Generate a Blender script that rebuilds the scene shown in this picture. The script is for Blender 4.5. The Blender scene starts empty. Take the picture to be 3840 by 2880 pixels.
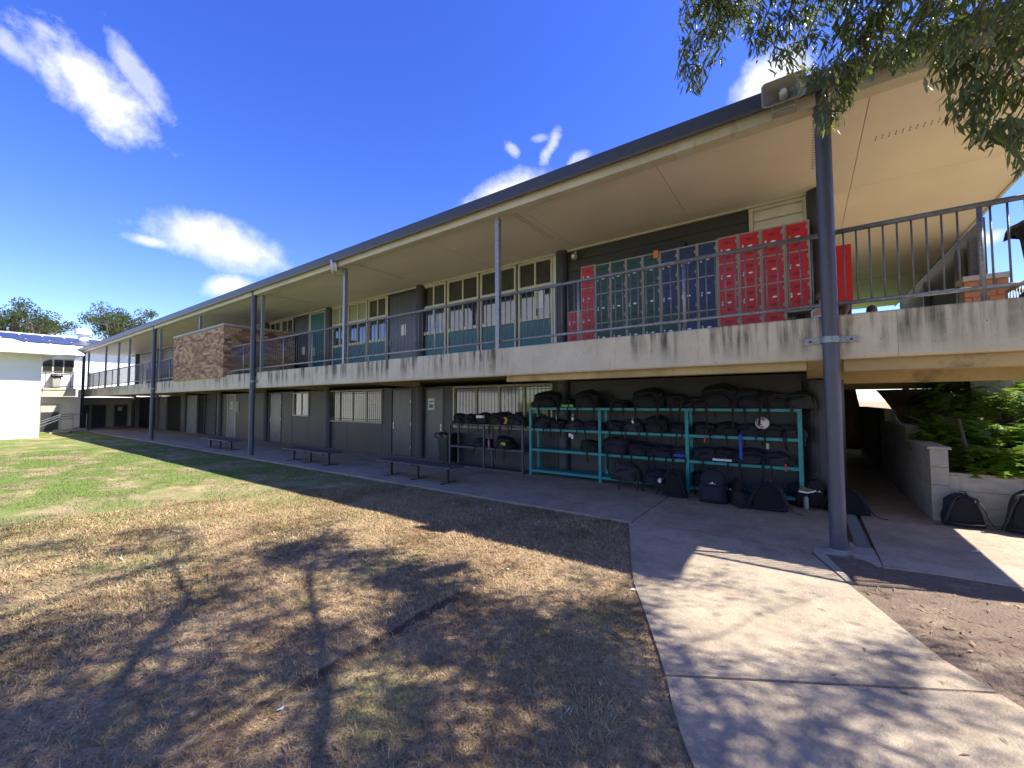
import bpy, math, random
from mathutils import Vector, Matrix, noise as mnoise
import numpy as np
S = bpy.context.scene
COL = S.collection
R = math.radians
rnd = random.Random(7)

# ------------------------------------------------------------ camera
EYE = 1.8
FPX = 1545.2                      # focal length in pixels of the 3840 px wide photograph
yaw, pitch, roll = R(35.298), R(2.4956), R(0.2504)
FW = Vector((-math.sin(yaw)*math.cos(pitch), math.cos(yaw)*math.cos(pitch), math.sin(pitch)))
_r = Vector((math.cos(yaw), math.sin(yaw), 0)); _u = _r.cross(FW)
RT = _r*math.cos(roll) - _u*math.sin(roll)
UP = _u*math.cos(roll) + _r*math.sin(roll)
cam = bpy.data.cameras.new('camera')
cam.sensor_width = 36; cam.lens = FPX/3840*36; cam.clip_start = .05; cam.clip_end = 3000
camo = bpy.data.objects.new('camera', cam); COL.objects.link(camo)
M = Matrix((RT, UP, -FW)).transposed().to_4x4(); M.translation = Vector((0, 0, EYE))
camo.matrix_world = M
S.camera = camo
def ray(x, y): return FW + RT*((x-1920)/FPX) - UP*((y-1440)/FPX)
def seen(p):
    v = Vector(p) - Vector((0, 0, EYE)); z = v.dot(FW)
    if z <= .05: return None
    return 1920+FPX*v.dot(RT)/z, 1440-FPX*v.dot(UP)/z

# ------------------------------------------------------------ sun, exposure
SX, SY = .757, .325               # ground shift of a shadow per metre of height
sun_dir = Vector((SX, SY, 1)).normalized()
sun_el = math.asin(sun_dir.z); sun_rot = math.atan2(SX, SY)
sl = bpy.data.lights.new('sun', 'SUN'); sl.energy = 4.3; sl.angle = R(.53); sl.color = (1, .95, .87)
so = bpy.data.objects.new('sun', sl); COL.objects.link(so)
so.rotation_euler = sun_dir.to_track_quat('Z', 'Y').to_euler()
so.location = sun_dir*60
S.view_settings.view_transform = 'Standard'; S.view_settings.look = 'None'
S.view_settings.exposure = EXPOSURE = 1.45; S.view_settings.gamma = 1
S.view_settings.use_curve_mapping = False
S.cycles.max_bounces = 8; S.cycles.diffuse_bounces = 4; S.cycles.glossy_bounces = 3
S.cycles.transparent_max_bounces = 8; S.cycles.transmission_bounces = 4

# ------------------------------------------------------------ sky with clouds
W = bpy.data.worlds.new('World'); S.world = W; W.use_nodes = True
nt = W.node_tree; nt.nodes.clear()
def N(t, **k):
    n = nt.nodes.new(t)
    for a, b in k.items(): setattr(n, a, b)
    return n
def L(a, b): nt.links.new(a, b)
def math_(op, a, b=None, c=None, clamp=False):
    n = N('ShaderNodeMath', operation=op, use_clamp=clamp)
    for i, v in enumerate((a, b, c)):
        if v is None: continue
        if isinstance(v, (int, float)): n.inputs[i].default_value = v
        else: L(v, n.inputs[i])
    return n.outputs[0]
def vdot(a, v):
    n = N('ShaderNodeVectorMath', operation='DOT_PRODUCT'); L(a, n.inputs[0]); n.inputs[1].default_value = v
    return n.outputs['Value']
sky = N('ShaderNodeTexSky', sky_type='NISHITA', sun_disc=False)
sky.sun_elevation = sun_el; sky.sun_rotation = sun_rot; sky.altitude = 100; sky.air_density = 1.0; sky.dust_density = .25; sky.ozone_density = 3.0
hs = N('ShaderNodeHueSaturation'); hs.inputs['Hue'].default_value = .526; hs.inputs['Saturation'].default_value = 1.30; hs.inputs['Value'].default_value = 1.0
L(sky.outputs[0], hs.inputs['Color'])
geo = N('ShaderNodeTexCoord'); D = geo.outputs['Generated']
n1 = N('ShaderNodeTexNoise'); n1.inputs['Scale'].default_value = 8.0; n1.inputs['Detail'].default_value = 9; n1.inputs['Roughness'].default_value = .62
n1.inputs['Distortion'].default_value = .35; L(D, n1.inputs['Vector'])
n2 = N('ShaderNodeTexNoise'); n2.inputs['Scale'].default_value = 30; n2.inputs['Detail'].default_value = 7; n2.inputs['Roughness'].default_value = .6
L(D, n2.inputs['Vector'])
nz = math_('ADD', math_('MULTIPLY', n1.outputs['Fac'], .62), math_('MULTIPLY', n2.outputs['Fac'], .38))
def blob(c, ang, ru, rv, dens=1.0, amp=2.6):
    c = c.normalized(); a = Vector((0, 0, 1)).cross(c).normalized()*-1; b = a.cross(c)*1
    if b.z < 0: b = -b
    a2 = a*math.cos(ang)+b*math.sin(ang); b2 = b*math.cos(ang)-a*math.sin(ang)
    u = math_('MULTIPLY', vdot(D, a2), 1/ru); v = math_('MULTIPLY', vdot(D, b2), 1/rv)
    q = math_('SQRT', math_('ADD', math_('MULTIPLY', u, u), math_('MULTIPLY', v, v)))
    m = math_('SUBTRACT', 1.0, q)
    front = math_('GREATER_THAN', vdot(D, c), .3)
    m = math_('ADD', m, math_('MULTIPLY', math_('SUBTRACT', nz, .5), amp))
    m = math_('MULTIPLY', math_('SMOOTH_', m), front) if 0 else math_('MULTIPLY', math_('POWER', math_('MULTIPLY', math_('MAXIMUM', m, 0.0), 1.5, clamp=True), 1.15), front)
    return math_('MULTIPLY', m, dens)
def bpx(x, y, ang, wpx, hpx, dens=1.0, amp=2.6):
    r = ray(x, y); d = r.length
    k = 1/FPX/d/d*1.0
    return blob(r, R(ang), wpx*k*1.0, hpx*k*d, dens, amp)
blobs = [bpx(350, 350, -31, 400, 125, .9, 2.6), bpx(520, 280, -52, 240, 52, .5, 3.4), bpx(60, 190, -36, 190, 58, .5, 2.8),
         bpx(830, 915, -8, 320, 105, 1.0, 1.5), bpx(560, 905, 0, 110, 26, .7, 1.6), bpx(860, 1075, 12, 130, 50, .95, 1.5),
         bpx(1900, 740, 20, 240, 85, 1.0, 1.3), bpx(2060, 560, 60, 90, 26, .55, 3.4), bpx(1925, 560, -40, 42, 20, .5, 3.2), bpx(2030, 520, 0, 50, 16, .35, 3.0), bpx(2170, 600, 20, 60, 30, .5, 2.6),
         bpx(2890, 310, 20, 190, 110, 1.1, 1.6), bpx(3690, 900, 10, 110, 36, .9, 1.7)]
# the same scattered cumulus goes on behind the camera (the upper windows mirror it)
for az, el, ru, rv in ((215, 13, .42, .11), (185, 22, .16, .07), (160, 12, .25, .08), (245, 17, .22, .09), (120, 26, .13, .06), (95, 14, .18, .06), (262, 30, .10, .05), (200, 48, .12, .07)):
    c = Vector((math.sin(R(az))*math.cos(R(el)), math.cos(R(az))*math.cos(R(el)), math.sin(R(el))))
    blobs.append(blob(c, 0, ru, rv, 1.0, 2.0))
tot = blobs[0]
for b in blobs[1:]: tot = math_('MAXIMUM', tot, b)
cf = N('ShaderNodeMix', data_type='RGBA'); L(tot, cf.inputs['Factor'])
tint = N('ShaderNodeMix', data_type='RGBA', blend_type='MULTIPLY'); tint.inputs['Factor'].default_value = 1; tint.inputs[7].default_value = (.97, .975, 1.06, 1); L(hs.outputs[0], tint.inputs[6])
L(tint.outputs[2], cf.inputs[6])
cc = N('ShaderNodeMix', data_type='RGBA'); L(n2.outputs['Fac'], cc.inputs['Factor'])
cc.inputs[6].default_value = (2.9, 3.05, 3.45, 1); cc.inputs[7].default_value = (4.9, 4.9, 5.0, 1)
L(cc.outputs[2], cf.inputs[7])
bg = N('ShaderNodeBackground'); bg.inputs['Strength'].default_value = .112
L(cf.outputs[2], bg.inputs['Color'])
wo = N('ShaderNodeOutputWorld'); L(bg.outputs[0], wo.inputs['Surface'])

# ------------------------------------------------------------ materials
def mat(name, col, rough=.6, col2=None, scale=4., detail=5, lo=.35, hi=.65, bump=0., bscale=None, metal=0., spec=.5, coords='Object', stretch=None, extra=None, island=None, trans=0., coat=0.):
    m = bpy.data.materials.new(name); m.use_nodes = True
    t = m.node_tree; b = t.nodes['Principled BSDF']
    b.inputs['Roughness'].default_value = rough; b.inputs['Metallic'].default_value = metal
    b.inputs['Specular IOR Level'].default_value = spec
    if coat: b.inputs['Coat Weight'].default_value = coat
    tc = t.nodes.new('ShaderNodeTexCoord'); vec = tc.outputs[coords]
    if coords == 'World': pass
    if stretch:
        mp = t.nodes.new('ShaderNodeMapping'); mp.inputs['Scale'].default_value = stretch; t.links.new(vec, mp.inputs[0]); vec = mp.outputs[0]
    out = None
    if col2 is None and not island: col2 = tuple(c*.86 for c in col)
    nz_ = t.nodes.new('ShaderNodeTexNoise'); nz_.inputs['Scale'].default_value = scale; nz_.inputs['Detail'].default_value = detail; nz_.inputs['Roughness'].default_value = .6
    t.links.new(vec, nz_.inputs['Vector'])
    if col2 is not None:
        cr = t.nodes.new('ShaderNodeValToRGB'); e = cr.color_ramp.elements
        e[0].position = lo; e[0].color = (*col, 1); e[1].position = hi; e[1].color = (*col2, 1)
        t.links.new(nz_.outputs['Fac'], cr.inputs[0]); out = cr.outputs[0]
    if island:
        g = t.nodes.new('ShaderNodeNewGeometry'); cr = t.nodes.new('ShaderNodeValToRGB'); cr.color_ramp.interpolation = 'CONSTANT' if island[0] == 'C' else 'LINEAR'
        cols = island[1:]; e = cr.color_ramp.elements
        while len(e) < len(cols): e.new(.5)
        for i, c in enumerate(cols): e[i].position = i/max(1, len(cols)-(0 if island[0] == 'C' else 1)); e[i].color = (*c, 1)
        t.links.new(g.outputs['Random Per Island'], cr.inputs[0])
        if out is not None:
            mx = t.nodes.new('ShaderNodeMix'); mx.data_type = 'RGBA'; mx.blend_type = 'MULTIPLY'; mx.inputs[0].default_value = 1
            t.links.new(cr.outputs[0], mx.inputs[6]); t.links.new(out, mx.inputs[7]); out = mx.outputs[2]
        else: out = cr.outputs[0]
    if extra: out = extra(t, out, tc)
    if out is not None: t.links.new(out, b.inputs['Base Color'])
    else: b.inputs['Base Color'].default_value = (*col, 1)
    if bump:
        n3 = t.nodes.new('ShaderNodeTexNoise'); n3.inputs['Scale'].default_value = bscale or scale*6; n3.inputs['Detail'].default_value = 4
        t.links.new(vec, n3.inputs['Vector'])
        bp = t.nodes.new('ShaderNodeBump'); bp.inputs['Strength'].default_value = min(1, bump); bp.inputs['Distance'].default_value = .01*max(1, bump)
        t.links.new(n3.outputs['Fac'], bp.inputs['Height']); t.links.new(bp.outputs[0], b.inputs['Normal'])
    if trans:
        tr = t.nodes.new('ShaderNodeBsdfTranslucent'); ms = t.nodes.new('ShaderNodeMixShader'); ms.inputs[0].default_value = trans
        hsx = t.nodes.new('ShaderNodeHueSaturation'); hsx.inputs['Value'].default_value = 2.1; hsx.inputs['Hue'].default_value = .485
        if out is not None: t.links.new(out, hsx.inputs['Color'])
        t.links.new(hsx.outputs[0], tr.inputs['Color'])
        o = [n for n in t.nodes if n.type == 'OUTPUT_MATERIAL'][0]
        t.links.new(b.outputs[0], ms.inputs[1]); t.links.new(tr.outputs[0], ms.inputs[2]); t.links.new(ms.outputs[0], o.inputs['Surface'])
    return m
def tn(t, kind, **k):
    n = t.nodes.new(kind)
    for a, b in k.items(): setattr(n, a, b)
    return n
def layer(t, base, col, fac):
    mx = t.nodes.new('ShaderNodeMix'); mx.data_type = 'RGBA'; t.links.new(fac, mx.inputs[0]); t.links.new(base, mx.inputs[6])
    if isinstance(col, tuple): mx.inputs[7].default_value = (*col, 1)
    else: t.links.new(col, mx.inputs[7])
    return mx.outputs[2]
def nmask(t, vec, scale, lo, hi, stretch=None, detail=5, amt=1.):
    if stretch:
        mp = t.nodes.new('ShaderNodeMapping'); mp.inputs['Scale'].default_value = stretch; t.links.new(vec, mp.inputs[0]); vec = mp.outputs[0]
    n = t.nodes.new('ShaderNodeTexNoise'); n.inputs['Scale'].default_value = scale; n.inputs['Detail'].default_value = detail; n.inputs['Roughness'].default_value = .62
    t.links.new(vec, n.inputs['Vector'])
    r = t.nodes.new('ShaderNodeMapRange'); r.inputs['From Min'].default_value = lo; r.inputs['From Max'].default_value = hi; r.inputs['To Max'].default_value = amt
    t.links.new(n.outputs['Fac'], r.inputs['Value']); return r.outputs[0]
def mulf(t, a, b):
    n = t.nodes.new('ShaderNodeMath'); n.operation = 'MULTIPLY'; t.links.new(a, n.inputs[0])
    if isinstance(b, float): n.inputs[1].default_value = b
    else: t.links.new(b, n.inputs[1])
    return n.outputs[0]
def axis_range(t, vec, ax, lo, hi):
    s = t.nodes.new('ShaderNodeSeparateXYZ'); t.links.new(vec, s.inputs[0])
    r = t.nodes.new('ShaderNodeMapRange'); r.inputs['From Min'].default_value = lo; r.inputs['From Max'].default_value = hi
    t.links.new(s.outputs[ax], r.inputs['Value']); return r.outputs[0]

MT = {}
def fascia_extra(t, out, tc):
    v = tc.outputs['Object']
    st = nmask(t, v, 1.0, .46, .60, (7, 1, .5), 7)          # vertical run-down stains, strongest from the top edge
    cl = nmask(t, v, .55, .40, .56, (1, 1, 1), 5)
    up = axis_range(t, v, 'Z', 2.30, 2.66)
    out = layer(t, out, (.075, .07, .052), mulf(t, mulf(t, st, cl), mulf(t, up, .95)))
    rust = nmask(t, v, 1.6, .60, .74, (3, 1, .6), 4, .5)
    out = layer(t, out, (.30, .22, .10), rust)
    pit = nmask(t, v, 34, .70, .74, None, 2, .8)
    return layer(t, out, (.09, .085, .07), pit)
MT['fascia'] = mat('board_marked_concrete', (.61, .545, .385), .85, (.51, .455, .33), 2.2, bump=.5, bscale=30, extra=fascia_extra)
def conc_extra(t, out, tc):
    v = tc.outputs['Object']
    out = layer(t, out, (.175, .15, .125), nmask(t, v, .8, .46, .68, None, 8, .7))
    out = layer(t, out, (.20, .155, .11), nmask(t, v, 7, .50, .66, None, 8, .45))
    out = layer(t, out, (.50, .42, .32), nmask(t, v, 26, .54, .70, None, 6, .6))
    return layer(t, out, (.09, .08, .07), nmask(t, v, 110, .64, .72, None, 2, .6))
MT['path'] = mat('worn_concrete', (.33, .258, .172), .9, (.41, .325, .22), 3.0, bump=.7, bscale=70, extra=conc_extra)
MT['path2'] = mat('broomed_concrete', (.36, .28, .19), .9, (.45, .36, .255), 2.0, bump=.8, bscale=80, extra=conc_extra)
MT['newconc'] = mat('pale_patch_concrete', (.37, .325, .26), .9, (.30, .265, .21), 9, bump=.6, bscale=60)
MT['block'] = mat('concrete_block', (.36, .325, .27), .9, (.28, .25, .205), 5, bump=.6, bscale=60)
MT['sleeper'] = mat('concrete_sleeper', (.42, .37, .29), .88, (.33, .29, .23), 4, bump=.4, bscale=50, stretch=(1, 1, 2))
MT['wall'] = mat('charcoal_painted_wall', (.046, .047, .049), .5, (.036, .037, .038), 1.6, bump=.25, bscale=25)
MT['board'] = mat('charcoal_weatherboard', (.045, .048, .05), .6, (.036, .039, .04), 2, bump=.2, bscale=20, stretch=(.4, 1, 4))
MT['pillar'] = mat('charcoal_pillar', (.040, .042, .049), .45, (.03, .032, .036), 3, bump=.2)
MT['door'] = mat('charcoal_door', (.075, .082, .098), .33, (.05, .054, .064), 2.2, stretch=(2, 1, .6))
MT['doorlight'] = mat('grey_door', (.16, .165, .17), .4, (.11, .115, .12), 2.2)
MT['teal'] = mat('teal_panel', (.004, .125, .15), .4, (.003, .105, .128), 2)
MT['tealrack'] = mat('teal_rack_paint', (.012, .27, .27), .4, (.01, .215, .22), 6, bump=.1)
MT['cream'] = mat('cream_aluminium', (.56, .55, .42), .45, (.50, .49, .38), 4)
MT['whiteal'] = mat('white_aluminium', (.66, .67, .62), .45)
MT['soffit'] = mat('soffit_sheet', (.74, .68, .575), .55, (.69, .63, .53), 1.1, bump=.12, bscale=12)
MT['beam'] = mat('cream_beam', (.56, .53, .40), .6, (.46, .43, .31), 1.5, bump=.3, extra=lambda t, o, tc: layer(t, o, (.26, .22, .13), nmask(t, tc.outputs['Object'], 2.5, .60, .72, (2, 1, 1), 5, .6)))
MT['under'] = mat('stained_slab_soffit', (.52, .40, .20), .85, (.38, .285, .14), 1.6, bump=.3, extra=lambda t, o, tc: layer(t, o, (.10, .07, .035), nmask(t, tc.outputs['Object'], 2.2, .55, .72, None, 6, .7)))
MT['gutter'] = mat('dark_grey_gutter', (.055, .057, .062), .42, (.045, .047, .052), 5)
MT['galv'] = mat('galvanised_steel', (.34, .36, .37), .48, (.20, .215, .225), 22, metal=.55, bump=.2)
MT['galvdark'] = mat('weathered_galvanised_rail', (.20, .205, .205), .55, (.13, .135, .135), 18, metal=.4, bump=.2)
MT['pole'] = mat('blue_grey_painted_steel', (.070, .076, .098), .42, (.055, .060, .078), 3, bump=.15)
MT['glassup'] = mat('dark_window_glass', (.035, .036, .03), .04, (.025, .026, .024), 1, spec=1.0)
MT['glasslow'] = mat('mirror_window_glass', (.16, .17, .18), .03, (.14, .15, .16), 1, metal=.85, spec=1.0)
MT['blind'] = mat('drawn_cream_blind', (.30, .32, .20), .25, (.25, .27, .17), 3, spec=.8)
MT['barglass'] = mat('glass_behind_bars', (.085, .07, .04), .05, (.012, .012, .010), 1.2, spec=1.0, lo=.42, hi=.58)
MT['bar'] = mat('cream_bar', (.20, .185, .12), .5)
MT['rackdark'] = mat('dark_rack_paint', (.075, .078, .095), .5, (.06, .062, .076), 5)
MT['bench'] = mat('dark_bench_slat', (.065, .066, .085), .5, (.045, .046, .058), 6, stretch=(.3, 3, 3))
MT['lockred'] = mat('red_locker_plastic', (.50, .012, .022), .42, (.44, .010, .018), 3)
MT['lockgreen'] = mat('green_locker_plastic', (.006, .058, .038), .45, (.005, .048, .031), 3)
MT['lockblue'] = mat('blue_locker_plastic', (.009, .026, .10), .45, (.008, .022, .085), 3)
MT['lockgrey'] = mat('grey_locker_shell', (.31, .305, .265), .5)
MT['redshade'] = mat('recess_shade_red', (.26, .006, .012), .5); MT['greenshade'] = mat('recess_shade_green', (.006, .018, .015), .5); MT['blueshade'] = mat('recess_shade_blue', (.006, .012, .035), .5)  # darker door colours for the raised handle ovals, painting in recess shade
MT['white'] = mat('white_plastic', (.78, .78, .76), .45)
MT['paper'] = mat('paper', (.74, .75, .74), .7)
MT['ink'] = mat('grey_print', (.22, .23, .24), .8)
MT['black'] = mat('black_plastic', (.012, .012, .013), .5)
MT['void'] = mat('shade_black', (.006, .006, .007), .9)  # near-black colour standing in for unlit depth
MT['steel'] = mat('brushed_steel', (.45, .45, .46), .35, metal=.9)
MT['bagblack'] = mat('black_nylon', (.0035, .0035, .0045), .75, (.008, .008, .010), 14, bump=.5, bscale=120)
MT['bagnavy'] = mat('navy_nylon', (.0045, .006, .014), .75, (.009, .011, .024), 12, bump=.5, bscale=120)
MT['baggrey'] = mat('charcoal_nylon', (.012, .014, .018), .75, (.022, .025, .03), 12, bump=.5, bscale=120)
MT['bagtrim'] = mat('grey_webbing', (.035, .04, .05), .7)
MT['mesh'] = mat('black_back_mesh', (.005, .005, .006), .9, bump=.6, bscale=200)
MT['bin'] = mat('green_bin_plastic', (.012, .030, .016), .5, (.010, .024, .013), 4)
MT['binliner'] = mat('black_bin_liner', (.010, .010, .011), .25, bump=.8, bscale=30)
MT['maroonbin'] = mat('brown_bin_plastic', (.050, .020, .017), .55, (.04, .016, .013), 5)
MT['lime'] = mat('lime_fabric', (.10, .50, .06), .6); MT['yellow'] = mat('yellow_plastic', (.62, .42, .03), .5)
MT['pink'] = mat('pink_bottle', (.45, .10, .22), .3); MT['bluecol'] = mat('royal_blue_strap', (.01, .06, .38), .6)
MT['orange'] = mat('orange_note', (.80, .22, .03), .6); MT['redtag'] = mat('red_tag', (.5, .02, .02), .4)
MT['brickm'] = mat('mottled_brick', (1, 1, 1), .85, (.72, .72, .72), 18, bump=.8, bscale=60, island=('C', (.40, .21, .10), (.50, .31, .16), (.60, .42, .25), (.32, .16, .085), (.46, .27, .14), (.21, .12, .07), (.56, .37, .21), (.38, .20, .10)))
MT['brickor'] = mat('orange_brick', (1, 1, 1), .85, (.8, .8, .8), 18, bump=.8, bscale=60, island=('C', (.42, .15, .06), (.36, .13, .055), (.46, .19, .08), (.30, .10, .045)))
MT['mortar'] = mat('mortar', (.33, .27, .20), .95, (.25, .20, .15), 20, bump=.5)
MT['capstone'] = mat('pale_capping', (.42, .41, .36), .8, (.34, .33, .29), 6, bump=.3)
MT['whitewall'] = mat('white_render', (.78, .775, .77), .7, (.72, .715, .71), .6, bump=.15, bscale=8)
MT['creamwall'] = mat('cream_render', (.58, .55, .47), .75, (.50, .475, .40), 1.2, bump=.15)
MT['roofwhite'] = mat('white_roof_sheet', (.80, .80, .80), .5, (.74, .74, .74), .8)
MT['solar'] = mat('solar_cell_glass', (.028, .035, .075), .25, (.022, .028, .062), 3, spec=.8)
MT['plantmulch'] = mat('bark_mulch', (.17, .085, .05), .95, (.30, .18, .12), 14, bump=1.2, bscale=40)
MT['timberdark'] = mat('weathered_brown_boards', (.075, .058, .042), .8, (.055, .042, .03), 4, stretch=(1, 4, .4), bump=.3)
MT['trunk'] = mat('grey_brown_bark', (.15, .12, .095), .9, (.08, .062, .05), 12, bump=1.5, bscale=30, stretch=(1, 1, .3))
MT['leaf'] = mat('narrow_leaf', (1, 1, 1), .42, (.8, .8, .8), 3, island=('L', (.06, .09, .022), (.095, .13, .03), (.075, .105, .032), (.16, .19, .035), (.08, .10, .045)), trans=.38)
MT['shrubleaf'] = mat('lobed_leaf', (1, 1, 1), .38, (.85, .85, .85), 3, island=('L', (.10, .19, .012), (.16, .27, .018), (.07, .15, .012), (.24, .33, .025)), trans=.35, spec=.6)
MT['farleaf'] = mat('distant_leaf', (1, 1, 1), .6, (.85, .85, .85), .4, island=('L', (.070, .100, .030), (.10, .135, .035), (.055, .08, .03), (.12, .14, .05)), trans=.25)
MT['skinlight'] = mat('light_skin', (.56, .33, .25), .55); MT['skindark'] = mat('dark_skin', (.075, .038, .026), .5)
MT['hairbrown'] = mat('brown_hair', (.10, .055, .03), .6, (.17, .095, .05), 30); MT['hairblack'] = mat('black_hair', (.012, .009, .008), .5, (.02, .015, .013), 30)
MT['shirt'] = mat('white_shirt_cloth', (.76, .76, .78), .8); MT['shorts'] = mat('navy_shorts_cloth', (.015, .02, .04), .8)
MT['grate'] = mat('iron_grate', (.30, .285, .26), .6, (.20, .19, .17), 20, metal=.1)

# ------------------------------------------------------------ mesh helpers
class MB:
    def __init__(s): s.v = []; s.f = []; s.m = []; s.mi = 0
    def add(s, vs, fs):
        o = len(s.v); s.v += [tuple(v) for v in vs]; s.f += [tuple(i+o for i in f) for f in fs]; s.m += [s.mi]*len(fs); return s
    def box(s, x0, x1, y0, y1, z0, z1):
        if x0 > x1: x0, x1 = x1, x0
        if y0 > y1: y0, y1 = y1, y0
        if z0 > z1: z0, z1 = z1, z0
        return s.add([(x0, y0, z0), (x1, y0, z0), (x1, y1, z0), (x0, y1, z0), (x0, y0, z1), (x1, y0, z1), (x1, y1, z1), (x0, y1, z1)],
                     [(0, 3, 2, 1), (4, 5, 6, 7), (0, 1, 5, 4), (1, 2, 6, 5), (2, 3, 7, 6), (3, 0, 4, 7)])
    def prism(s, poly, z0, z1):          # polygon in xy (ccw), extruded in z
        n = len(poly)
        return s.add([(x, y, z0) for x, y in poly]+[(x, y, z1) for x, y in poly],
                     [tuple(range(n))[::-1], tuple(range(n, 2*n))]+[(i, (i+1) % n, n+(i+1) % n, n+i) for i in range(n)])
    def ext(s, poly, ax, a0, a1):        # polygon in the two other axes, extruded along ax ('x': (y,z), 'y': (x,z))
        n = len(poly)
        f = (lambda p, a: (a, p[0], p[1])) if ax == 'x' else (lambda p, a: (p[0], a, p[1]))
        return s.add([f(p, a0) for p in poly]+[f(p, a1) for p in poly],
                     [tuple(range(n)), tuple(range(n, 2*n))[::-1]]+[(i, n+i, n+(i+1) % n, (i+1) % n) for i in range(n)])
    def tube(s, pts, rad, n=8, flat=1.):
        pts = [Vector(p) for p in pts]; k = len(pts)
        rad = rad if isinstance(rad, (list, tuple)) else [rad]*k
        o = len(s.v); prev = None
        for i, p in enumerate(pts):
            d = (pts[min(k-1, i+1)]-pts[max(0, i-1)])
            if d.length < 1e-9: d = Vector((0, 0, 1))
            d.normalize()
            a = prev if prev is not None else (Vector((0, 0, 1)) if abs(d.z) < .9 else Vector((0, 1, 0)))
            a = (a - d*a.dot(d)); a = a.normalized() if a.length > 1e-6 else d.orthogonal().normalized()
            b = d.cross(a); prev = a
            for j in range(n):
                t = 2*math.pi*j/n; s.v.append(tuple(p+a*(math.cos(t)*rad[i]*flat)+b*(math.sin(t)*rad[i])))
        for i in range(k-1):
            for j in range(n):
                s.f.append((o+i*n+j, o+i*n+(j+1) % n, o+(i+1)*n+(j+1) % n, o+(i+1)*n+j)); s.m.append(s.mi)
        s.f.append(tuple(range(o, o+n))[::-1]); s.f.append(tuple(range(o+(k-1)*n, o+k*n))); s.m += [s.mi]*2
        return s
    def disc(s, c, nrm, ru, rv, th, n=16, upv=(0, 0, 1)):
        c = Vector(c); nrm = Vector(nrm).normalized(); u = Vector(upv).cross(nrm).normalized(); v = nrm.cross(u)
        P = [c+u*math.cos(2*math.pi*i/n)*ru+v*math.sin(2*math.pi*i/n)*rv for i in range(n)]
        return s.add([p+nrm*th for p in P]+P, [tuple(range(n)), tuple(range(n, 2*n))[::-1]]+[(i, n+i, n+(i+1) % n, (i+1) % n) for i in range(n)])
    def lathe(s, c, prof, n=20, sx=1., sy=1.):   # profile of (r, z)
        o = len(s.v); c = Vector(c)
        for r_, z_ in prof:
            for j in range(n):
                t = 2*math.pi*j/n; s.v.append((c.x+math.cos(t)*r_*sx, c.y+math.sin(t)*r_*sy, c.z+z_))
        for i in range(len(prof)-1):
            for j in range(n):
                s.f.append((o+i*n+j, o+i*n+(j+1) % n, o+(i+1)*n+(j+1) % n, o+(i+1)*n+j)); s.m.append(s.mi)
        s.f.append(tuple(range(o, o+n))[::-1]); s.f.append(tuple(range(o+(len(prof)-1)*n, o+len(prof)*n))); s.m += [s.mi]*2
        return s
    def build(s, name, m, parent=None, smooth=False, origin=None):
        P = parent.matrix_world.translation.copy() if parent is not None else Vector((0, 0, 0))
        if parent is not None and parent.get('_loc') is not None: P = Vector(parent['_loc'])
        me = bpy.data.meshes.new(name)
        O = Vector(origin) if origin is not None else P
        me.from_pydata([(x-O.x, y-O.y, z-O.z) for x, y, z in s.v], [], s.f)
        ms = m if isinstance(m, (list, tuple)) else [m]
        for q in ms: me.materials.append(MT[q] if isinstance(q, str) else q)
        if len(ms) > 1: me.polygons.foreach_set('material_index', s.m)
        if smooth: me.polygons.foreach_set('use_smooth', [True]*len(me.polygons))
        me.update()
        o = bpy.data.objects.new(name, me); COL.objects.link(o)
        if parent is not None: o.parent = parent
        o.location = O-P if parent is not None else O
        o['_loc'] = tuple(O)
        return o
ALLOBJ = []
def tag(o, label=None, cat=None, group=None, kind=None):
    if label: o['label'] = label
    if cat: o['category'] = cat
    if group: o['group'] = group
    if kind: o['kind'] = kind
    return o
def thing(name, label, cat, loc=(0, 0, 0), rz=0, group=None):
    o = bpy.data.objects.new(name, None); COL.objects.link(o); o.location = loc; o.rotation_euler = (0, 0, rz); o.empty_display_size = .1
    o['_loc'] = tuple(loc); return tag(o, label, cat, group)
def kids(o): return [c for c in bpy.data.objects if c.parent == o]
def grab(o):                               # a thing with its parts and sub-parts, for copying
    return (o, [(c, list(c.children)) for c in o.children])
def dup(pack, loc, rot=(0, 0, 0), label=None, group=None, scale=None):
    root, parts = pack
    r_ = root.copy(); COL.objects.link(r_); r_.location = loc; r_.rotation_euler = rot
    if scale: r_.scale = scale
    if label: r_['label'] = label
    if group: r_['group'] = group
    for c, gs in parts:
        d = c.copy(); COL.objects.link(d); d.parent = r_
        for g in gs:
            e = g.copy(); COL.objects.link(e); e.parent = d
    return r_
def inst(o, loc, parent=None, name=None):   # a part that shares its mesh
    c = o.copy(); COL.objects.link(c); c.location = loc
    if parent is not None: c.parent = parent
    return c
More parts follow.
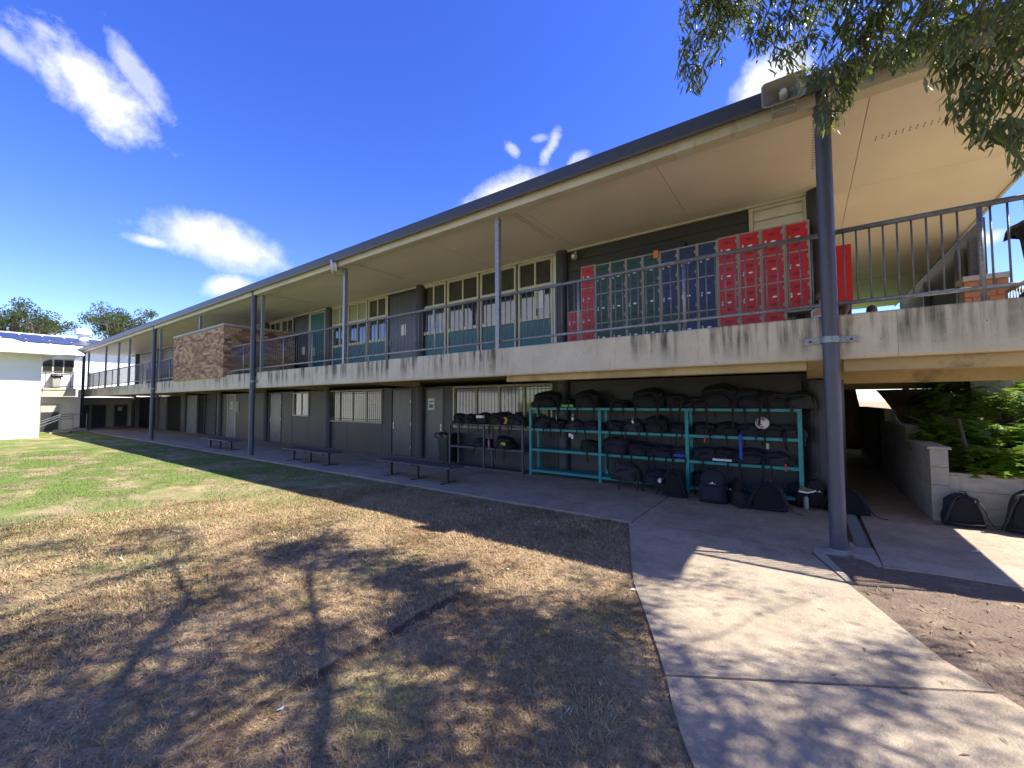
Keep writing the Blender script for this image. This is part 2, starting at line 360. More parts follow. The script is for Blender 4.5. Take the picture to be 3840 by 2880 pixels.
# ============================================================ GROUND
def ground_material():
    m = bpy.data.materials.new('dry_lawn'); m.use_nodes = True; t = m.node_tree; b = t.nodes['Principled BSDF']; b.inputs['Roughness'].default_value = .95; b.inputs['Specular IOR Level'].default_value = .15
    tc = t.nodes.new('ShaderNodeTexCoord'); v = tc.outputs['Object']
    n = tn(t, 'ShaderNodeTexNoise'); n.inputs['Scale'].default_value = 18; n.inputs['Detail'].default_value = 8; n.inputs['Roughness'].default_value = .75; t.links.new(v, n.inputs['Vector'])
    cr = tn(t, 'ShaderNodeValToRGB'); e = cr.color_ramp.elements
    e[0].position = .32; e[0].color = (.20, .135, .08, 1); e[1].position = .70; e[1].color = (.56, .41, .25, 1)
    x = e.new(.5); x.color = (.39, .28, .17, 1); t.links.new(n.outputs['Fac'], cr.inputs[0]); out = cr.outputs[0]
    # green patches: sparse near the path, dominant towards the far left of the lawn
    far = axis_range(t, v, 'X', -4.0, -12.)
    pm = nmask(t, v, 1.1, .50, .66, None, 6, 1.)
    pm2 = nmask(t, v, .55, .34, .52, (1, 1.6, 1), 6, 1.)
    gmix = tn(t, 'ShaderNodeMix'); t.links.new(far, gmix.inputs[0]); t.links.new(mulf(t, pm, .55), gmix.inputs[2]); t.links.new(pm2, gmix.inputs[3])
    gn = tn(t, 'ShaderNodeTexNoise'); gn.inputs['Scale'].default_value = 30; gn.inputs['Detail'].default_value = 6; t.links.new(v, gn.inputs['Vector'])
    gr = tn(t, 'ShaderNodeValToRGB'); q = gr.color_ramp.elements; q[0].position = .35; q[0].color = (.085, .13, .024, 1); q[1].position = .68; q[1].color = (.235, .31, .070, 1); t.links.new(gn.outputs['Fac'], gr.inputs[0])
    out = layer(t, out, gr.outputs[0], gmix.outputs[0])
    # straw coloured worn streaks
    out = layer(t, out, (.50, .37, .205), nmask(t, v, .8, .54, .68, (1.0, 1.7, 1), 7, .75))
    # bare brown soil where the turf is worn, along the path edge and old trench line
    out = layer(t, out, (.15, .095, .065), nmask(t, v, 1.5, .53, .66, None, 7, .6))
    sx = t.nodes.new('ShaderNodeSeparateXYZ'); t.links.new(v, sx.inputs[0])
    wob = tn(t, 'ShaderNodeTexNoise'); wob.inputs['Scale'].default_value = 5; wob.inputs['Detail'].default_value = 5; t.links.new(v, wob.inputs['Vector'])
    a = tn(t, 'ShaderNodeMath', operation='MULTIPLY_ADD'); t.links.new(wob.outputs['Fac'], a.inputs[0]); a.inputs[1].default_value = .22; t.links.new(sx.outputs['X'], a.inputs[2])
    d0 = tn(t, 'ShaderNodeMath', operation='SUBTRACT'); t.links.new(a.outputs[0], d0.inputs[0]); d0.inputs[1].default_value = -2.65+.11
    d1 = tn(t, 'ShaderNodeMath', operation='ABSOLUTE'); t.links.new(d0.outputs[0], d1.inputs[0])
    d = tn(t, 'ShaderNodeMapRange'); d.inputs['From Min'].default_value = .085; d.inputs['From Max'].default_value = .035; t.links.new(d1.outputs[0], d.inputs['Value'])
    yl = tn(t, 'ShaderNodeMath', operation='COMPARE'); t.links.new(sx.outputs['Y'], yl.inputs[0]); yl.inputs[1].default_value = 2.2; yl.inputs[2].default_value = 1.9
    out = layer(t, out, (.085, .058, .042), mulf(t, mulf(t, d.outputs[0], yl.outputs[0]), nmask(t, v, 1.1, .34, .48, None, 5, .92)))
    t.links.new(out, b.inputs['Base Color'])
    n3 = tn(t, 'ShaderNodeTexNoise'); n3.inputs['Scale'].default_value = 55; n3.inputs['Detail'].default_value = 6; t.links.new(v, n3.inputs['Vector'])
    bp = tn(t, 'ShaderNodeBump'); bp.inputs['Strength'].default_value = 1; bp.inputs['Distance'].default_value = .03; t.links.new(n3.outputs['Fac'], bp.inputs['Height']); t.links.new(bp.outputs[0], b.inputs['Normal'])
    return m
MT['lawn'] = ground_material()
def soil_extra(t, o, tc):
    v = tc.outputs['Object']
    o = layer(t, o, (.29, .22, .15), nmask(t, v, 3.0, .55, .70, None, 7, .7))
    return layer(t, o, (.075, .045, .032), nmask(t, v, 22, .58, .68, None, 5, .7))
MT['soil'] = mat('bare_trodden_soil', (.185, .130, .088), .95, (.14, .095, .064), 4, bump=1.6, bscale=45, extra=soil_extra)

def gridz(name, xs, ys, zf, m, kind='structure', smooth=True):
    nx, ny = len(xs), len(ys)
    v = [(x, y, zf(x, y)) for y in ys for x in xs]
    f = [(j*nx+i, j*nx+i+1, (j+1)*nx+i+1, (j+1)*nx+i) for j in range(ny-1) for i in range(nx-1)]
    b = MB(); b.add(v, f); return tag(b.build(name, m, smooth=smooth), kind=kind)
def lin(a, b, n): return [a+(b-a)*i/(n-1) for i in range(n)]
xs = [-900, -400, -200, -110, -70]+lin(-50, -10, 41)+lin(-9.6, 3, 64)+lin(4, 10, 7)+[16, 30, 60, 150, 400, 900]
ys = [-900, -300, -100, -40, -15]+lin(-8, 0, 9)+lin(.2, 6.04, 45)+[9, 14, 24, 60, 150, 400, 900]
def gz(x, y):
    k = 1 if (-50 < x < 3 and -8 < y < 5.8) else 0
    return k*(.012*mnoise.noise((x*1.3, y*1.3, 0))+.006*mnoise.noise((x*5, y*5, 3)))*min(1, max(0, (6.0-y)*3)) + (.010 if k else -.012)
gridz('ground', xs, ys, gz, 'lawn')

def slab(name, poly, z0, z1, m, kind='structure'):
    b = MB(); b.prism(poly, z0, z1); o = b.build(name, m); return tag(o, kind=kind)
PZ = .03
# covered walkway along the front, cast in bays with open joints
wx = [-44.6, -41.7, -38., -34.4, -30.8, -27.2, -23.6, -20., -16.4, -12.8, -9.2, -5.65, -2.12]
for a, b_ in zip(wx[:-1], wx[1:]):
    o = MB().prism([(a+.006, 6.04), (b_-.006, 6.04), (b_-.006, 9.2), (a+.006, 9.2)], -.1, PZ); o = tag(o.build('walkway_slab', 'path', origin=(0, 0, 0)), kind='structure')
slab('walkway_slab', [(-2.108, 6.04), (-2.02, 6.005), (-.9, 6.045), (.02, 5.98), (.06, 6.42), (.40, 6.46), (.40, 6.72), (.43, 8.72), (-.1, 9.2), (-2.108, 9.2)], -.1, PZ, 'path')
slab('walkway_slab', [(.64, 5.93), (1.12, 6.0), (1.70, 6.02), (3.0, 6.05), (7, 6.1), (7, 8.66), (1.70, 8.66), (1.62, 8.85), (.66, 8.72)], -.1, PZ, 'path2')
slab('passage_floor', [(-.1, 9.22), (.43, 8.74), (1.62, 8.87), (1.62, 20.5), (-.1, 20.5)], -.1, PZ-.006, 'path')
# narrow pale concrete surround of the post and drain
slab('post_footing', [(.06, 6.415), (.03, 6.05), (.30, 5.22), (.345, 5.24), (.135, 6.08), (.40, 6.22), (.59, 5.93), (.632, 5.94), (.625, 6.45), (.615, 6.56), (.455, 6.54), (.445, 6.70), (.405, 6.71), (.40, 6.44)], -.1, PZ+.004, 'newconc')
# curved path, two pours
PL = [(-2.14, 5.97), (-1.84, 5.16), (-1.64, 4.62), (-1.41, 4.04), (-1.11, 3.47), (-.88, 3.02), (-.785, 2.825)]
PR = [(.035, 5.93), (.21, 5.42), (.31, 5.15), (.42, 4.86), (.53, 4.55), (.62, 4.32), (.72, 4.07), (.84, 3.88), (.90, 3.80)]
slab('path', PL[::-1][:0]+[(x, y) for x, y in PL]+[(.35, 3.485), (.90, 3.80)][:1]+PR[::-1]+[(-.9, 6.035)], -.1, PZ, 'path2')
slab('path', [(-.775, 2.80), (-.68, 2.57), (-.58, 2.37), (-.47, 2.18), (-.2, 1.6), (.3, .8), (1.1, -.2), (2.4, -1.2), (4.2, .1), (2.8, 1.5), (1.9, 2.5), (1.3, 3.2), (.915, 3.785), (.36, 3.46)], -.1, PZ, 'path2')
# bare soil beside the path
xs2 = lin(-.1, 8, 60); ys2 = lin(1.0, 6.06, 40)
gridz('soil', xs2, ys2, lambda x, y: .020+.012*mnoise.noise((x*1.1, y*1.1, 5))*min(1, (6.0-y)*2) + .006*mnoise.noise((x*7, y*7, 1)) if x > .0 else .018, 'soil')

# ============================================================ SCHOOL BUILDING
YW = 9.15; SL = 2.85; ZC = 5.587; XE = .47
bld = thing('school_building', 'long two storey charcoal school block with a balcony walkway and cream soffit', 'school building', (-20, 9.15, 0))
B = bld
# core (everything behind the two facades)
MB().box(-43.0, .40, YW+.12, 21, -.1, 2.30).build('lower_storey', 'wall', B)
MB().box(-42.7, XE, YW+.35, 21, SL, ZC-.01).build('upper_storey', 'creamwall', B)
# balcony slab: fascia upstand, deck, beams
fx = [-44.4, -41.7, -36.45, -31.2, -25.95, -20.7, -15.45, -10.2, -4.95, .9, 3.36]
for a, b_ in zip(fx[:-1], fx[1:]):
    o = MB().ext([(6.40, 2.33), (6.42, 2.308), (6.55, 2.308), (6.55, 2.846), (6.42, 2.85), (6.40, 2.835)], 'x', a+.0015, b_-.0015).build('concrete_fascia', 'fascia', B, origin=(0, 0, 0))
MB().box(-44.4, 3.355, 6.552, 21, 2.45, 2.842).build('balcony_slab', 'under', B)
MB().box(3.2, 3.357, 6.552, 20.9, 2.31, 2.449).build('edge_beam', 'fascia', B)
for x in (-4.95, -10.2, -15.45, -20.7, -25.95, -31.2, -36.45, -41.7):
    MB().ext([(6.552, 2.36), (9.1, 2.29), (9.1, 2.449), (6.552, 2.449)], 'x', x-.14, x+.14).build('cross_beam', 'under', B)
MB().ext([(6.556, 2.30), (9.5, 2.16), (20.5, 2.16), (20.5, 2.449), (6.556, 2.449)], 'x', .05, .36).build('cross_beam', 'under', B)
MB().box(.42, 3.19, 6.60, 6.9, 2.165, 2.448).build('longitudinal_beam', 'under', B)
MB().box(-4.8, .04, 6.60, 6.86, 2.20, 2.448).build('longitudinal_beam', 'under', B)
MB().box(.42, 3.19, 9.4, 9.7, 2.10, 2.448).build('longitudinal_beam', 'under', B)
MB().box(.42, 3.19, 14.6, 14.9, 2.10, 2.448).build('longitudinal_beam', 'under', B)

# roof, gutter, front beam, soffit sheets
b = MB(); b.ext([(6.3, 5.82), (14.2, 6.25), (22.3, 5.82), (22.3, 5.78), (14.2, 6.2), (6.3, 5.78)], 'x', -44.4, 3.10); b.build('roof_sheeting', 'roofwhite', B)
b = MB(); b.ext([(6.14, 5.82), (6.13, 5.79), (6.13, 5.62), (6.145, 5.585), (6.17, 5.585), (6.20, 5.60), (6.255, 5.65), (6.255, 5.80), (6.24, 5.80), (6.24, 5.66), (6.19, 5.615), (6.155, 5.62), (6.155, 5.82)], 'x', -44.4, 3.13); b.build('gutter', 'gutter', B)
MB().box(-44.4, 3.05, 6.26, 6.46, 5.476, 5.778).build('front_beam', 'beam', B)
MB().box(3.052, 3.10, 6.26, 22.2, 5.56, 5.80).build('barge_board', 'cream', B)
sp = None
sxs = [-44.35]+[.78-2.62*i for i in range(17, -1, -1)]+[3.05]
for a, b_ in zip(sxs[:-1], sxs[1:]):
    for y0, y1 in (((6.465, 9.16),) if b_ < .5 else ((6.465, 9.4), (9.406, 14.6), (14.606, 22.1))):
        MB().box(a+.004, b_-.004, y0, y1, ZC, ZC+.03).build('soffit_sheet', 'soffit', B, origin=(0, 0, 0))
MB().box(-44.4, 3.05, 6.47, 22.1, ZC+.034, ZC+.05).build('soffit_backing', 'void', B)
# soffit vent slots: dark slips under the sheets, hole shade put into their colour
b = MB()
for X in (-4.72, -9.95, -15.2, .20, -20.4):
    for k in range(22):
        for s in (0, .075):
            b.box(X+s, X+s+.05, 6.62+k*.075, 6.62+k*.075+.018, ZC-.0035, ZC-.0005)
for k in range(30):
    for s in (0, .07): b.box(.95+k*.072, .962+k*.072, 7.72+s, 7.77+s, ZC-.0035, ZC-.0005)
    for s in (0, .07): b.box(.95+k*.072, .962+k*.072, 16.7+s, 16.8+s, ZC-.0035, ZC-.0005)
tag(b.build('painted_vent_slots', 'ink', B), kind='stuff')
# joint cover and cornice against the wall
MB().box(-42.7, XE, 9.09, 9.14, ZC-.045, ZC-.002).build('cornice', 'cream', B)

# wall columns, round, on both floors
cols = [.30, -4.89, -10.08, -15.36, -20.62, -25.85, -31.15, -36.4, -41.6]
lc = MB().lathe((0, 0, 0), [(.17, .0), (.17, 2.32)], 24); uc = MB().lathe((0, 0, 0), [(.17, 0), (.17, ZC-SL-.003)], 24)
lo0 = up0 = None
for i, x in enumerate(cols):
    if i == 0:
        MB().lathe((.27, 9.17, 0), [(.30, .0), (.30, 2.16)], 28).build('lower_column', 'pillar', B, smooth=False)
        MB().lathe((.33, 9.15, SL), [(.20, .0), (.20, ZC-SL-.003)], 28).build('upper_column', 'pillar', B)
        continue
    if lo0 is None:
        lo0 = lc.build('lower_column', 'pillar', None, smooth=False); up0 = uc.build('upper_column', 'pillar', None)
        for o in (lo0, up0): o.parent = B
        lo0.location = (x+20, 0, 0); up0.location = (x+20, -.0, SL)
        continue
    inst(lo0, (x+20, 0, 0), B); inst(up0, (x+20, 0, SL), B)

# lower wall panels, with recessed joints; openings left out
Z0, Z1 = .0, 2.295
def panel(x0, x1, z0=Z0, z1=Z1, m='wall', y=YW, name='wall_panel'):
    return MB().box(x0+.006, x1-.006, y, y+.1, z0+.003, z1-.003).build(name, m, B, origin=(0, 0, 0))
def door(x0, x1, z0, z1, m, handle=None, hz=1.05, y=YW, head=True, notice=None, hinge=None, label=None):
    fr = MB(); fw = .045
    fr.box(x0, x0+fw, y-.015, y+.1, z0, z1).box(x1-fw, x1, y-.015, y+.1, z0, z1).box(x0+fw, x1-fw, y-.015, y+.1, z1-fw, z1)
    fr.build('door_frame', 'pillar' if m in ('door',) else 'cream', B)
    d = MB().box(x0+fw+.008, x1-fw-.008, y+.012, y+.06, z0+.012, z1-fw-.008).build('door', m, B)
    if label: d['label'] = label
    if handle is not None:
        hx = x0+.13 if handle == 'l' else x1-.13; s = 1 if handle == 'l' else -1
        h = MB(); h.box(hx-.024, hx+.024, y-.001, y+.011, z0+hz-.12, z0+hz+.10); h.tube([(hx, y-.001, z0+hz), (hx, y-.055, z0+hz)], .012, 8); h.tube([(hx, y-.05, z0+hz), (hx+s*.13, y-.05, z0+hz)], .011, 8); h.lathe((hx, y-.012, z0+hz-.08), [(.014, 0), (.014, .01)], 8)
        h.build('handle', 'steel', d)
    hg = MB()
    for zz in (.25, 1.0, 1.75):
        xx = x1-.05 if handle == 'l' else x0+.05
        hg.box(xx-.012, xx+.012, y-.022, y-.016, z0+zz, z0+zz+.1)
    hg.build('hinges', 'steel', d)
    if notice:
        nx, nz_, nw, nh = notice[:4]
        q = MB().box(nx, nx+nw, y+.004, y+.0115, nz_, nz_+nh).build('notice_frame', 'cream', d)
        q2 = MB().box(nx+.03, nx+nw-.03, y+.001, y+.0035, nz_+.03, nz_+nh-.03)
        q2.build('notice', 'paper', d)
        k = MB(); rr = random.Random(int(nx*100))
        zz = nz_+nh-.08
        k.box(nx+.05, nx+nw-.05, y-.001, y+.0008, zz-.04, zz)
        k.box(nx+.06, nx+nw-.06, y-.001, y+.0008, nz_+.06, nz_+.06+nh*.30)
        for j in range(3): k.box(nx+.05, nx+nw-.06-rr.random()*.06, y-.001, y+.0008, zz-.075-j*.03, zz-.067-j*.03)
        k.build('notice_print', 'teal' if len(notice) > 4 else 'ink', d)
    return d
# security window: frame, panes, mullions, bars
def barwindow(x0, x1, z0, z1, lights, bars, y=YW, panem='barglass'):
    w = MB(); f = .05
    w.box(x0, x0+f, y-.05, y+.06, z0, z1).box(x1-f, x1, y-.05, y+.06, z0, z1).box(x0+f, x1-f, y-.05, y+.06, z0, z0+f).box(x0+f, x1-f, y-.05, y+.06, z1-f, z1)
    win = w.build('window', 'cream', B); n = lights
    wd = (x1-x0-2*f)/n
    for i in range(n):
        a = x0+f+i*wd
        MB().box(a+.004, a+wd-.004, y+.02, y+.03, z0+f+.002, z1-f-.002).build('pane', panem, win)
        if i: MB().box(a-.02, a+.02, y-.01, y+.019, z0+f+.001, z1-f-.001).build('mullion', 'cream', win)
    if bars:
        k = int((x1-x0-2*f)/bars); b0 = None
        for i in range(1, k):
            a = x0+f+i*(x1-x0-2*f)/k
            if b0 is None:
                b0 = MB().box(-.004, .004, -.004, .004, z0+f-.02, z1-f+.02).build('security_bar', 'bar', None); b0.parent = win; b0.location = (a+20, y-.056-9.15, 0)
            else: inst(b0, (a+20, y-.056-9.15, 0), win)
        for zz in (z0+.02, z0+.12, z1-.13, z1-.02): MB().box(x0+.02, x1-.02, y-.068, y-.063, zz-.008, zz+.008).build('bar_rail', 'bar', win)
    return win
panel(-4.75, .2, z1=2.3); panel(-8.64, -5.17, 0, 1.05); panel(-5.2, -4.75, 1.05, 2.3); panel(-5.17, -4.75, 0, 1.05)
barwindow(-8.63, -5.2, 1.05, 2.27, 4, .115)
panel(-9.05, -8.64)
door(-10.08, -9.05, PZ, 2.26, 'door', 'r', 1.0, notice=(-9.76, 1.56, .3, .37, 1), label='charcoal door with a framed green and white notice')
panel(-10.4, -10.08); door(-11.56, -10.5, PZ, 2.26, 'door', 'l', 1.0); panel(-10.5, -10.4)
panel(-12.03, -11.56, 1.2, 2.3); panel(-12.03, -11.56, 0, 1.2); panel(-14.13, -12.03, 0, 1.07); panel(-15.52, -14.13, 0, 1.07)
barwindow(-15.5, -12.04, 1.07, 2.27, 4, .115)
panel(-16.8, -15.52); panel(-16.97, -16.8, 1.2, 2.3); panel(-18.2, -16.97, 0, 1.22); panel(-16.97, -16.8, 0, 1.2); panel(-18.22, -18.1, 1.22, 2.3)
barwindow(-18.1, -16.83, 1.24, 2.24, 2, 0)
panel(-19.15, -18.22)
door(-20.33, -19.17, PZ, 2.26, 'door', 'l', 1.0)
panel(-20.95, -20.33); panel(-23.95, -20.95)
door(-24.98, -23.97, PZ, 2.26, 'doorlight', 'r', 1.0, notice=(-24.62, 1.5, .32, .38), label='paler grey door with a small notice')
MB().box(-24.05+.12, -23.55, YW-.03, YW-.002, 1.36, 1.88).build('notice_board', 'doorlight', B)
panel(-26.5, -24.98)
# louvred screen
ls = MB().box(-28.04, -26.5, YW+.06, YW+.09, 0, 2.3).build('louvre_screen', 'wall', B)
sl0 = None
for k in range(19):
    zz = .15+k*.112
    if sl0 is None:
        sl0 = MB().ext([(-.035, 0), (-.03, -.008), (.045, .06), (.04, .068)], 'x', -27.98+20, -26.56+20).build('louvre_blade', 'doorlight', None); sl0.parent = ls; sl0.location = (0, 0, zz)
    else: inst(sl0, (0, 0, zz), ls)
MB().box(-28.1, -28.04, YW-.04, YW+.1, 0, 2.3).build('screen_post', 'pillar', B); MB().box(-26.5, -26.44, YW-.04, YW+.1, 0, 2.3).build('screen_post', 'pillar', B)
def opening(x0, x1): MB().box(x0, x1, YW+.104, YW+.118, 0, 2.3).build('doorway_shade_sheet', 'void', B)  # thin near-black sheet across the bay; the darkness inside is painted
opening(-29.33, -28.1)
panel(-31.15, -29.33, 0, 1.31, 'doorlight'); panel(-31.15, -29.33, 1.31, 2.3, 'doorlight')
panel(-32.1, -31.15)
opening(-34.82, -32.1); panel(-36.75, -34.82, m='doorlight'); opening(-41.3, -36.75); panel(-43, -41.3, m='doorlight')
MB().box(.06, .38, YW+.0, YW+.13, 0, 2.16).build('wall_end', 'pillar', B)

# ---- upper wall
k = 1.0374
def upanel(x0, x1, z0, z1, m='wall', name='wall_panel', y=YW):
    return MB().box(x0+.003, x1-.003, y+.02, y+.1, z0+.002, z1-.002).build(name, m, B, origin=(0, 0, 0))
def upwindow(x0, x1, blind=False, panem='teal', kickz=3.94, low='glasslow'):
    """one bay: two sliding lights above the transom, two below, infill panel under the sill"""
    f = .055; y = YW; zt = ZC-.05; tr = 4.83; si = kickz+.07
    w = MB()
    w.box(x0, x0+f, y-.02, y+.08, SL, zt).box(x1-f, x1, y-.02, y+.08, SL, zt)
    w.box(x0+f, x1-f, y-.02, y+.08, zt-f, zt).box(x0+f, x1-f, y-.02, y+.08, tr-.05, tr+.05).box(x0+f, x1-f, y-.035, y+.08, si-.06, si+.035)
    win = w.build('window', 'cream', B); mx = (x0+x1)/2
    MB().box(mx-.025, mx+.025, y-.005, y+.05, tr+.051, zt-f-.001).build('mullion', 'cream', win)
    MB().box(mx-.025, mx+.025, y-.005, y+.05, si+.036, tr-.051).build('mullion', 'cream', win)
    for a, b_ in ((x0+f, mx-.025), (mx+.025, x1-f)):
        MB().box(a+.002, b_-.002, y+.03, y+.04, tr+.052, zt-f-.002).build('pane', 'blind' if blind else 'glassup', win)
        MB().box(a+.002, b_-.002, y+.03, y+.04, si+.037, tr-.052).build('pane', low, win)
    MB().box(x0+f+.002, x1-f-.002, y+.01, y+.04, SL+.02, si-.062).build('infill_panel', panem, win)
    return win
for a, b_ in ((-10.06, -8.98), (-8.90, -7.66), (-7.58, -6.33), (-6.25, -5.18)): upwindow(a, b_)
MB().box(-5.18, -5.06, YW+.0, YW+.1, SL, ZC).build('window_post', 'whiteal', B)
nb = MB().box(-5.74, -5.44, YW+.018, YW+.028, 4.25, 4.72).build('window_notice', 'paper', B)
upwindow(-15.36+.17, -14.22, blind=True); upwindow(-14.14, -12.95, blind=True); upwindow(-12.87, -11.84)
for a, b_ in ((-11.84, -11.78),): MB().box(a, b_, YW-.01, YW+.1, SL, ZC-.05).build('window_post', 'cream', B)
# double grey door with fixed panel above
def updoor(x0, x1, m, paper=None, hl='l', tealp=False):
    d = door(x0, x1, SL, ZC-.06, m, hl, 1.02, y=YW)
    if paper:
        px, pz, pw, ph = paper
        q = MB().box(px, px+pw, YW+.0, YW+.0115, pz, pz+ph).build('paper_sheet', 'paper', d)
    return d
updoor(-11.76, -10.26, 'door', (-11.1, 4.06, .27, .36))
updoor(-16.86, -15.72, 'teal', (-16.72, 3.75, .22, .34), 'r')
updoor(-18.22, -16.96, 'door', (-17.5, 3.85, .22, .34), 'r')
MB().box(-16.96, -16.86, YW-.01, YW+.1, SL, ZC-.05).build('window_post', 'cream', B)
for a, b_ in ((-20.42, -19.38), (-19.32, -18.26)): upwindow(a, b_, panem='door')
for a, b_ in ((-23.7, -22.7), (-22.64, -21.6)): upwindow(a, b_, panem='door')
for a in (-42.6, -40.9, -39.2, -37.5, -35.8, -34.1): upanel(a, a+1.7, SL, ZC-.06, 'doorlight' if a > -42 else 'cream')
for a in (-32.4, -31.2, -30.0, -28.8, -27.6, -26.4, -25.2): upwindow(a, a+1.14, panem='door')
# fibre cement weatherboards behind the lockers
wb = [SL+.003+.274*i for i in range(11)]
for a, b_, z1_ in ((-4.72, -.80, ZC-.05),):
    for i in range(10):
        z0_ = SL+.272*i; zt_ = min(z0_+.272, z1_)
        MB().ext([(YW-.022, z0_+.002), (YW+.02, z0_+.002), (YW+.02, zt_), (YW-.004, zt_)], 'x', a, b_).build('weatherboard', 'board', B, origin=(0, 0, 0))
MB().box(-4.72, -.80, YW+.022, YW+.1, SL, ZC-.01).build('wall_lining', 'board', B)
# white louvred window at the end of the wall
lw = MB(); x0, x1, z0, z1 = -.78, .15, SL, ZC-.05
lw.box(x0, x0+.07, YW-.02, YW+.08, z0, z1).box(x1-.07, x1, YW-.02, YW+.08, z0, z1).box(x0+.07, x1-.07, YW-.02, YW+.08, z1-.06, z1)
lwo = lw.build('louvre_window', 'cream', B)
for i in range(13):
    zz = ZC-.31-i*.2
    MB().ext([(YW-.01, zz), (YW+.0, zz-.004), (YW+.045, zz+.19), (YW+.035, zz+.196)], 'x', x0+.075, x1-.075).build('louvre_blade', 'blind' if 0 else 'whiteal', lwo)
MB().box(x0+.071, x1-.071, YW+.06, YW+.08, z0, z1-.061).build('louvre_backing', 'cream', lwo)
MB().box(.15, .2, YW-.0, YW+.1, SL, ZC).build('window_post', 'cream', B)

# ============================================================ POLES, POSTS, BALUSTRADES
def steel_pole(x, y, lab):
    t = thing('support_pole', lab, 'support pole', (x, y, PZ), group='tall round steel poles in front of the balcony')
    MB().lathe((x, y, PZ), [(.084, 0), (.084, 5.60)], 28).build('shaft', 'pole', t, smooth=False)
    c = MB(); c.lathe((x, y, 2.50), [(.084, 0), (.098, 0), (.098, .075), (.084, .075)], 28)
    c.box(x-.26, x-.085, y+.045, y+.056, 2.50, 2.575).box(x+.085, x+.26, y+.045, y+.056, 2.50, 2.575)
    cl = c.build('wall_clamp', 'galv', t)
    q = MB()
    for s in (-1, 1): q.disc((x+s*.20, y+.045, 2.537), (0, -1, 0), .014, .014, .012, 8)
    q.build('bolt', 'black', cl)
    bp = MB().lathe((x, y, PZ), [(.11, 0), (.11, .012)], 20).build('base_plate', 'newconc', t)
    return t
PY = 6.317
steel_pole(.285, PY, 'nearest round blue-grey steel pole, beside the floor drain at the right')
steel_pole(-15.28, PY+.0, 'round steel pole between the second and third benches from the right')
steel_pole(-26.1, PY+.0, 'round steel pole left of the brick planter wall, by the dark doorways')
steel_pole(-42.2, PY, 'farthest round steel pole, at the left end of the balcony next to the white building')
postx = [-4.91, -10.16, -15.35+.35, -20.62, -25.85+.12, -31.2, -33.5, -36.6, -41.6]
plabel = ['galvanised square post between the big window bay and the lockers, without a dish', 'galvanised square post with the round white dish bracketed to its top', 'square balcony post just right of the second round pole, right of the brick wall', 'short visible square post rising behind the brick wall', 'square balcony post directly right of the third round pole, left of the brick wall', 'far square balcony post, first left of the third round pole', 'thin far square balcony post, second left of the third round pole', 'far square balcony post, third left of the third round pole', 'leftmost square balcony post, beside the farthest round pole']
for x, lb in zip(postx, plabel):
    t = thing('balcony_post', lb, 'balcony post', (x, 6.475, SL), group='square roof posts along the balcony edge')
    MB().box(x-.045, x+.045, 6.43, 6.52, SL, 5.475).build('shaft', 'galv', t)
    MB().box(x-.075, x+.075, 6.42, 6.53, SL+.0005, SL+.012).build('base_plate', 'galv', t)

RY = 6.475; ZT = 3.90; ZB = 3.0
def balustrade(x0, x1, lab, posts, n_single=True, startoff=0):
    t = thing('balustrade', lab, 'balustrade', (x0, RY, SL), group='galvanised balustrades along the balcony')
    m = 'galv'
    MB().tube([(x0, RY, ZT), (x1, RY, ZT)], .031, 12).build('top_rail', 'galvdark', t, smooth=True)
    MB().tube([(x0, RY, ZB), (x1, RY, ZB)], .024, 12).build('bottom_rail', 'galv', t, smooth=True)
    for px in posts: MB().tube([(px, RY, SL), (px, RY, ZT-.02)], .024, 10).build('post', 'galv', t, smooth=True)
    n = max(1, round((x1-x0)/.1245)); st = (x1-x0)/n; b0 = None; joined = MB()
    for i in range(1, n):
        x = x0+i*st
        if any(abs(x-p) < .05 for p in posts): continue
        if n_single:
            if b0 is None:
                b0 = MB().tube([(0, 0, .17), (0, 0, ZT-SL-.02)], .0100, 6).build('baluster', 'galvdark', None, smooth=True); b0.parent = t; b0.location = (x-x0, 0, 0)
            else: inst(b0, (x-x0, 0, 0), t)
        else: joined.tube([(x, RY, ZB), (x, RY, ZT-.02)], .0085, 4)
    if not n_single: tag(joined.build('balusters', 'galvdark', t), kind='stuff')
    return t
balustrade(.33, 3.27, 'balustrade right of the nearest pole, around the open end of the balcony', [1.60, 3.27])
balustrade(-4.86, .26, 'balustrade in front of the coloured lockers', [-3.16, -1.42])
balustrade(-10.11, -4.96, 'balustrade in front of the big teal window bay', [-8.4, -6.68])
balustrade(-15.05+.1, -10.21, 'balustrade in front of the cream blinds, right of the second round pole', [-13.5, -11.8])
balustrade(-17.5, -15.05, 'short balustrade between the brick wall and the second round pole', [-16.4])
balustrade(-25.7, -22.9, 'balustrade just left of the brick wall', [-24.3], True)
balustrade(-31.15, -25.85, 'far balustrade left of the third round pole, dark bag lockers behind', [-27.4, -28.6, -29.9], False)
balustrade(-41.5, -31.25, 'farthest balustrade at the left end of the balcony, white wall behind', [-33.2, -34.9, -36.6, -38.3, -40], False)
# return of the balustrade along the open end
t = thing('balustrade', 'return balustrade along the right end of the balcony', 'balustrade', (3.27, RY, SL))
MB().tube([(3.27, RY, ZT), (3.27, 12.0, ZT)], .031, 10).build('top_rail', 'galvdark', t, smooth=True)
MB().tube([(3.27, RY, ZB), (3.27, 12.0, ZB)], .024, 10).build('bottom_rail', 'galv', t, smooth=True)
b0 = None
for i in range(1, 45):
    if b0 is None: b0 = MB().tube([(0, 0, .17), (0, 0, ZT-SL-.02)], .0100, 6).build('baluster', 'galvdark', None, smooth=True); b0.parent = t; b0.location = (0, i*.1245, 0)
    else: inst(b0, (0, i*.1245, 0), t)

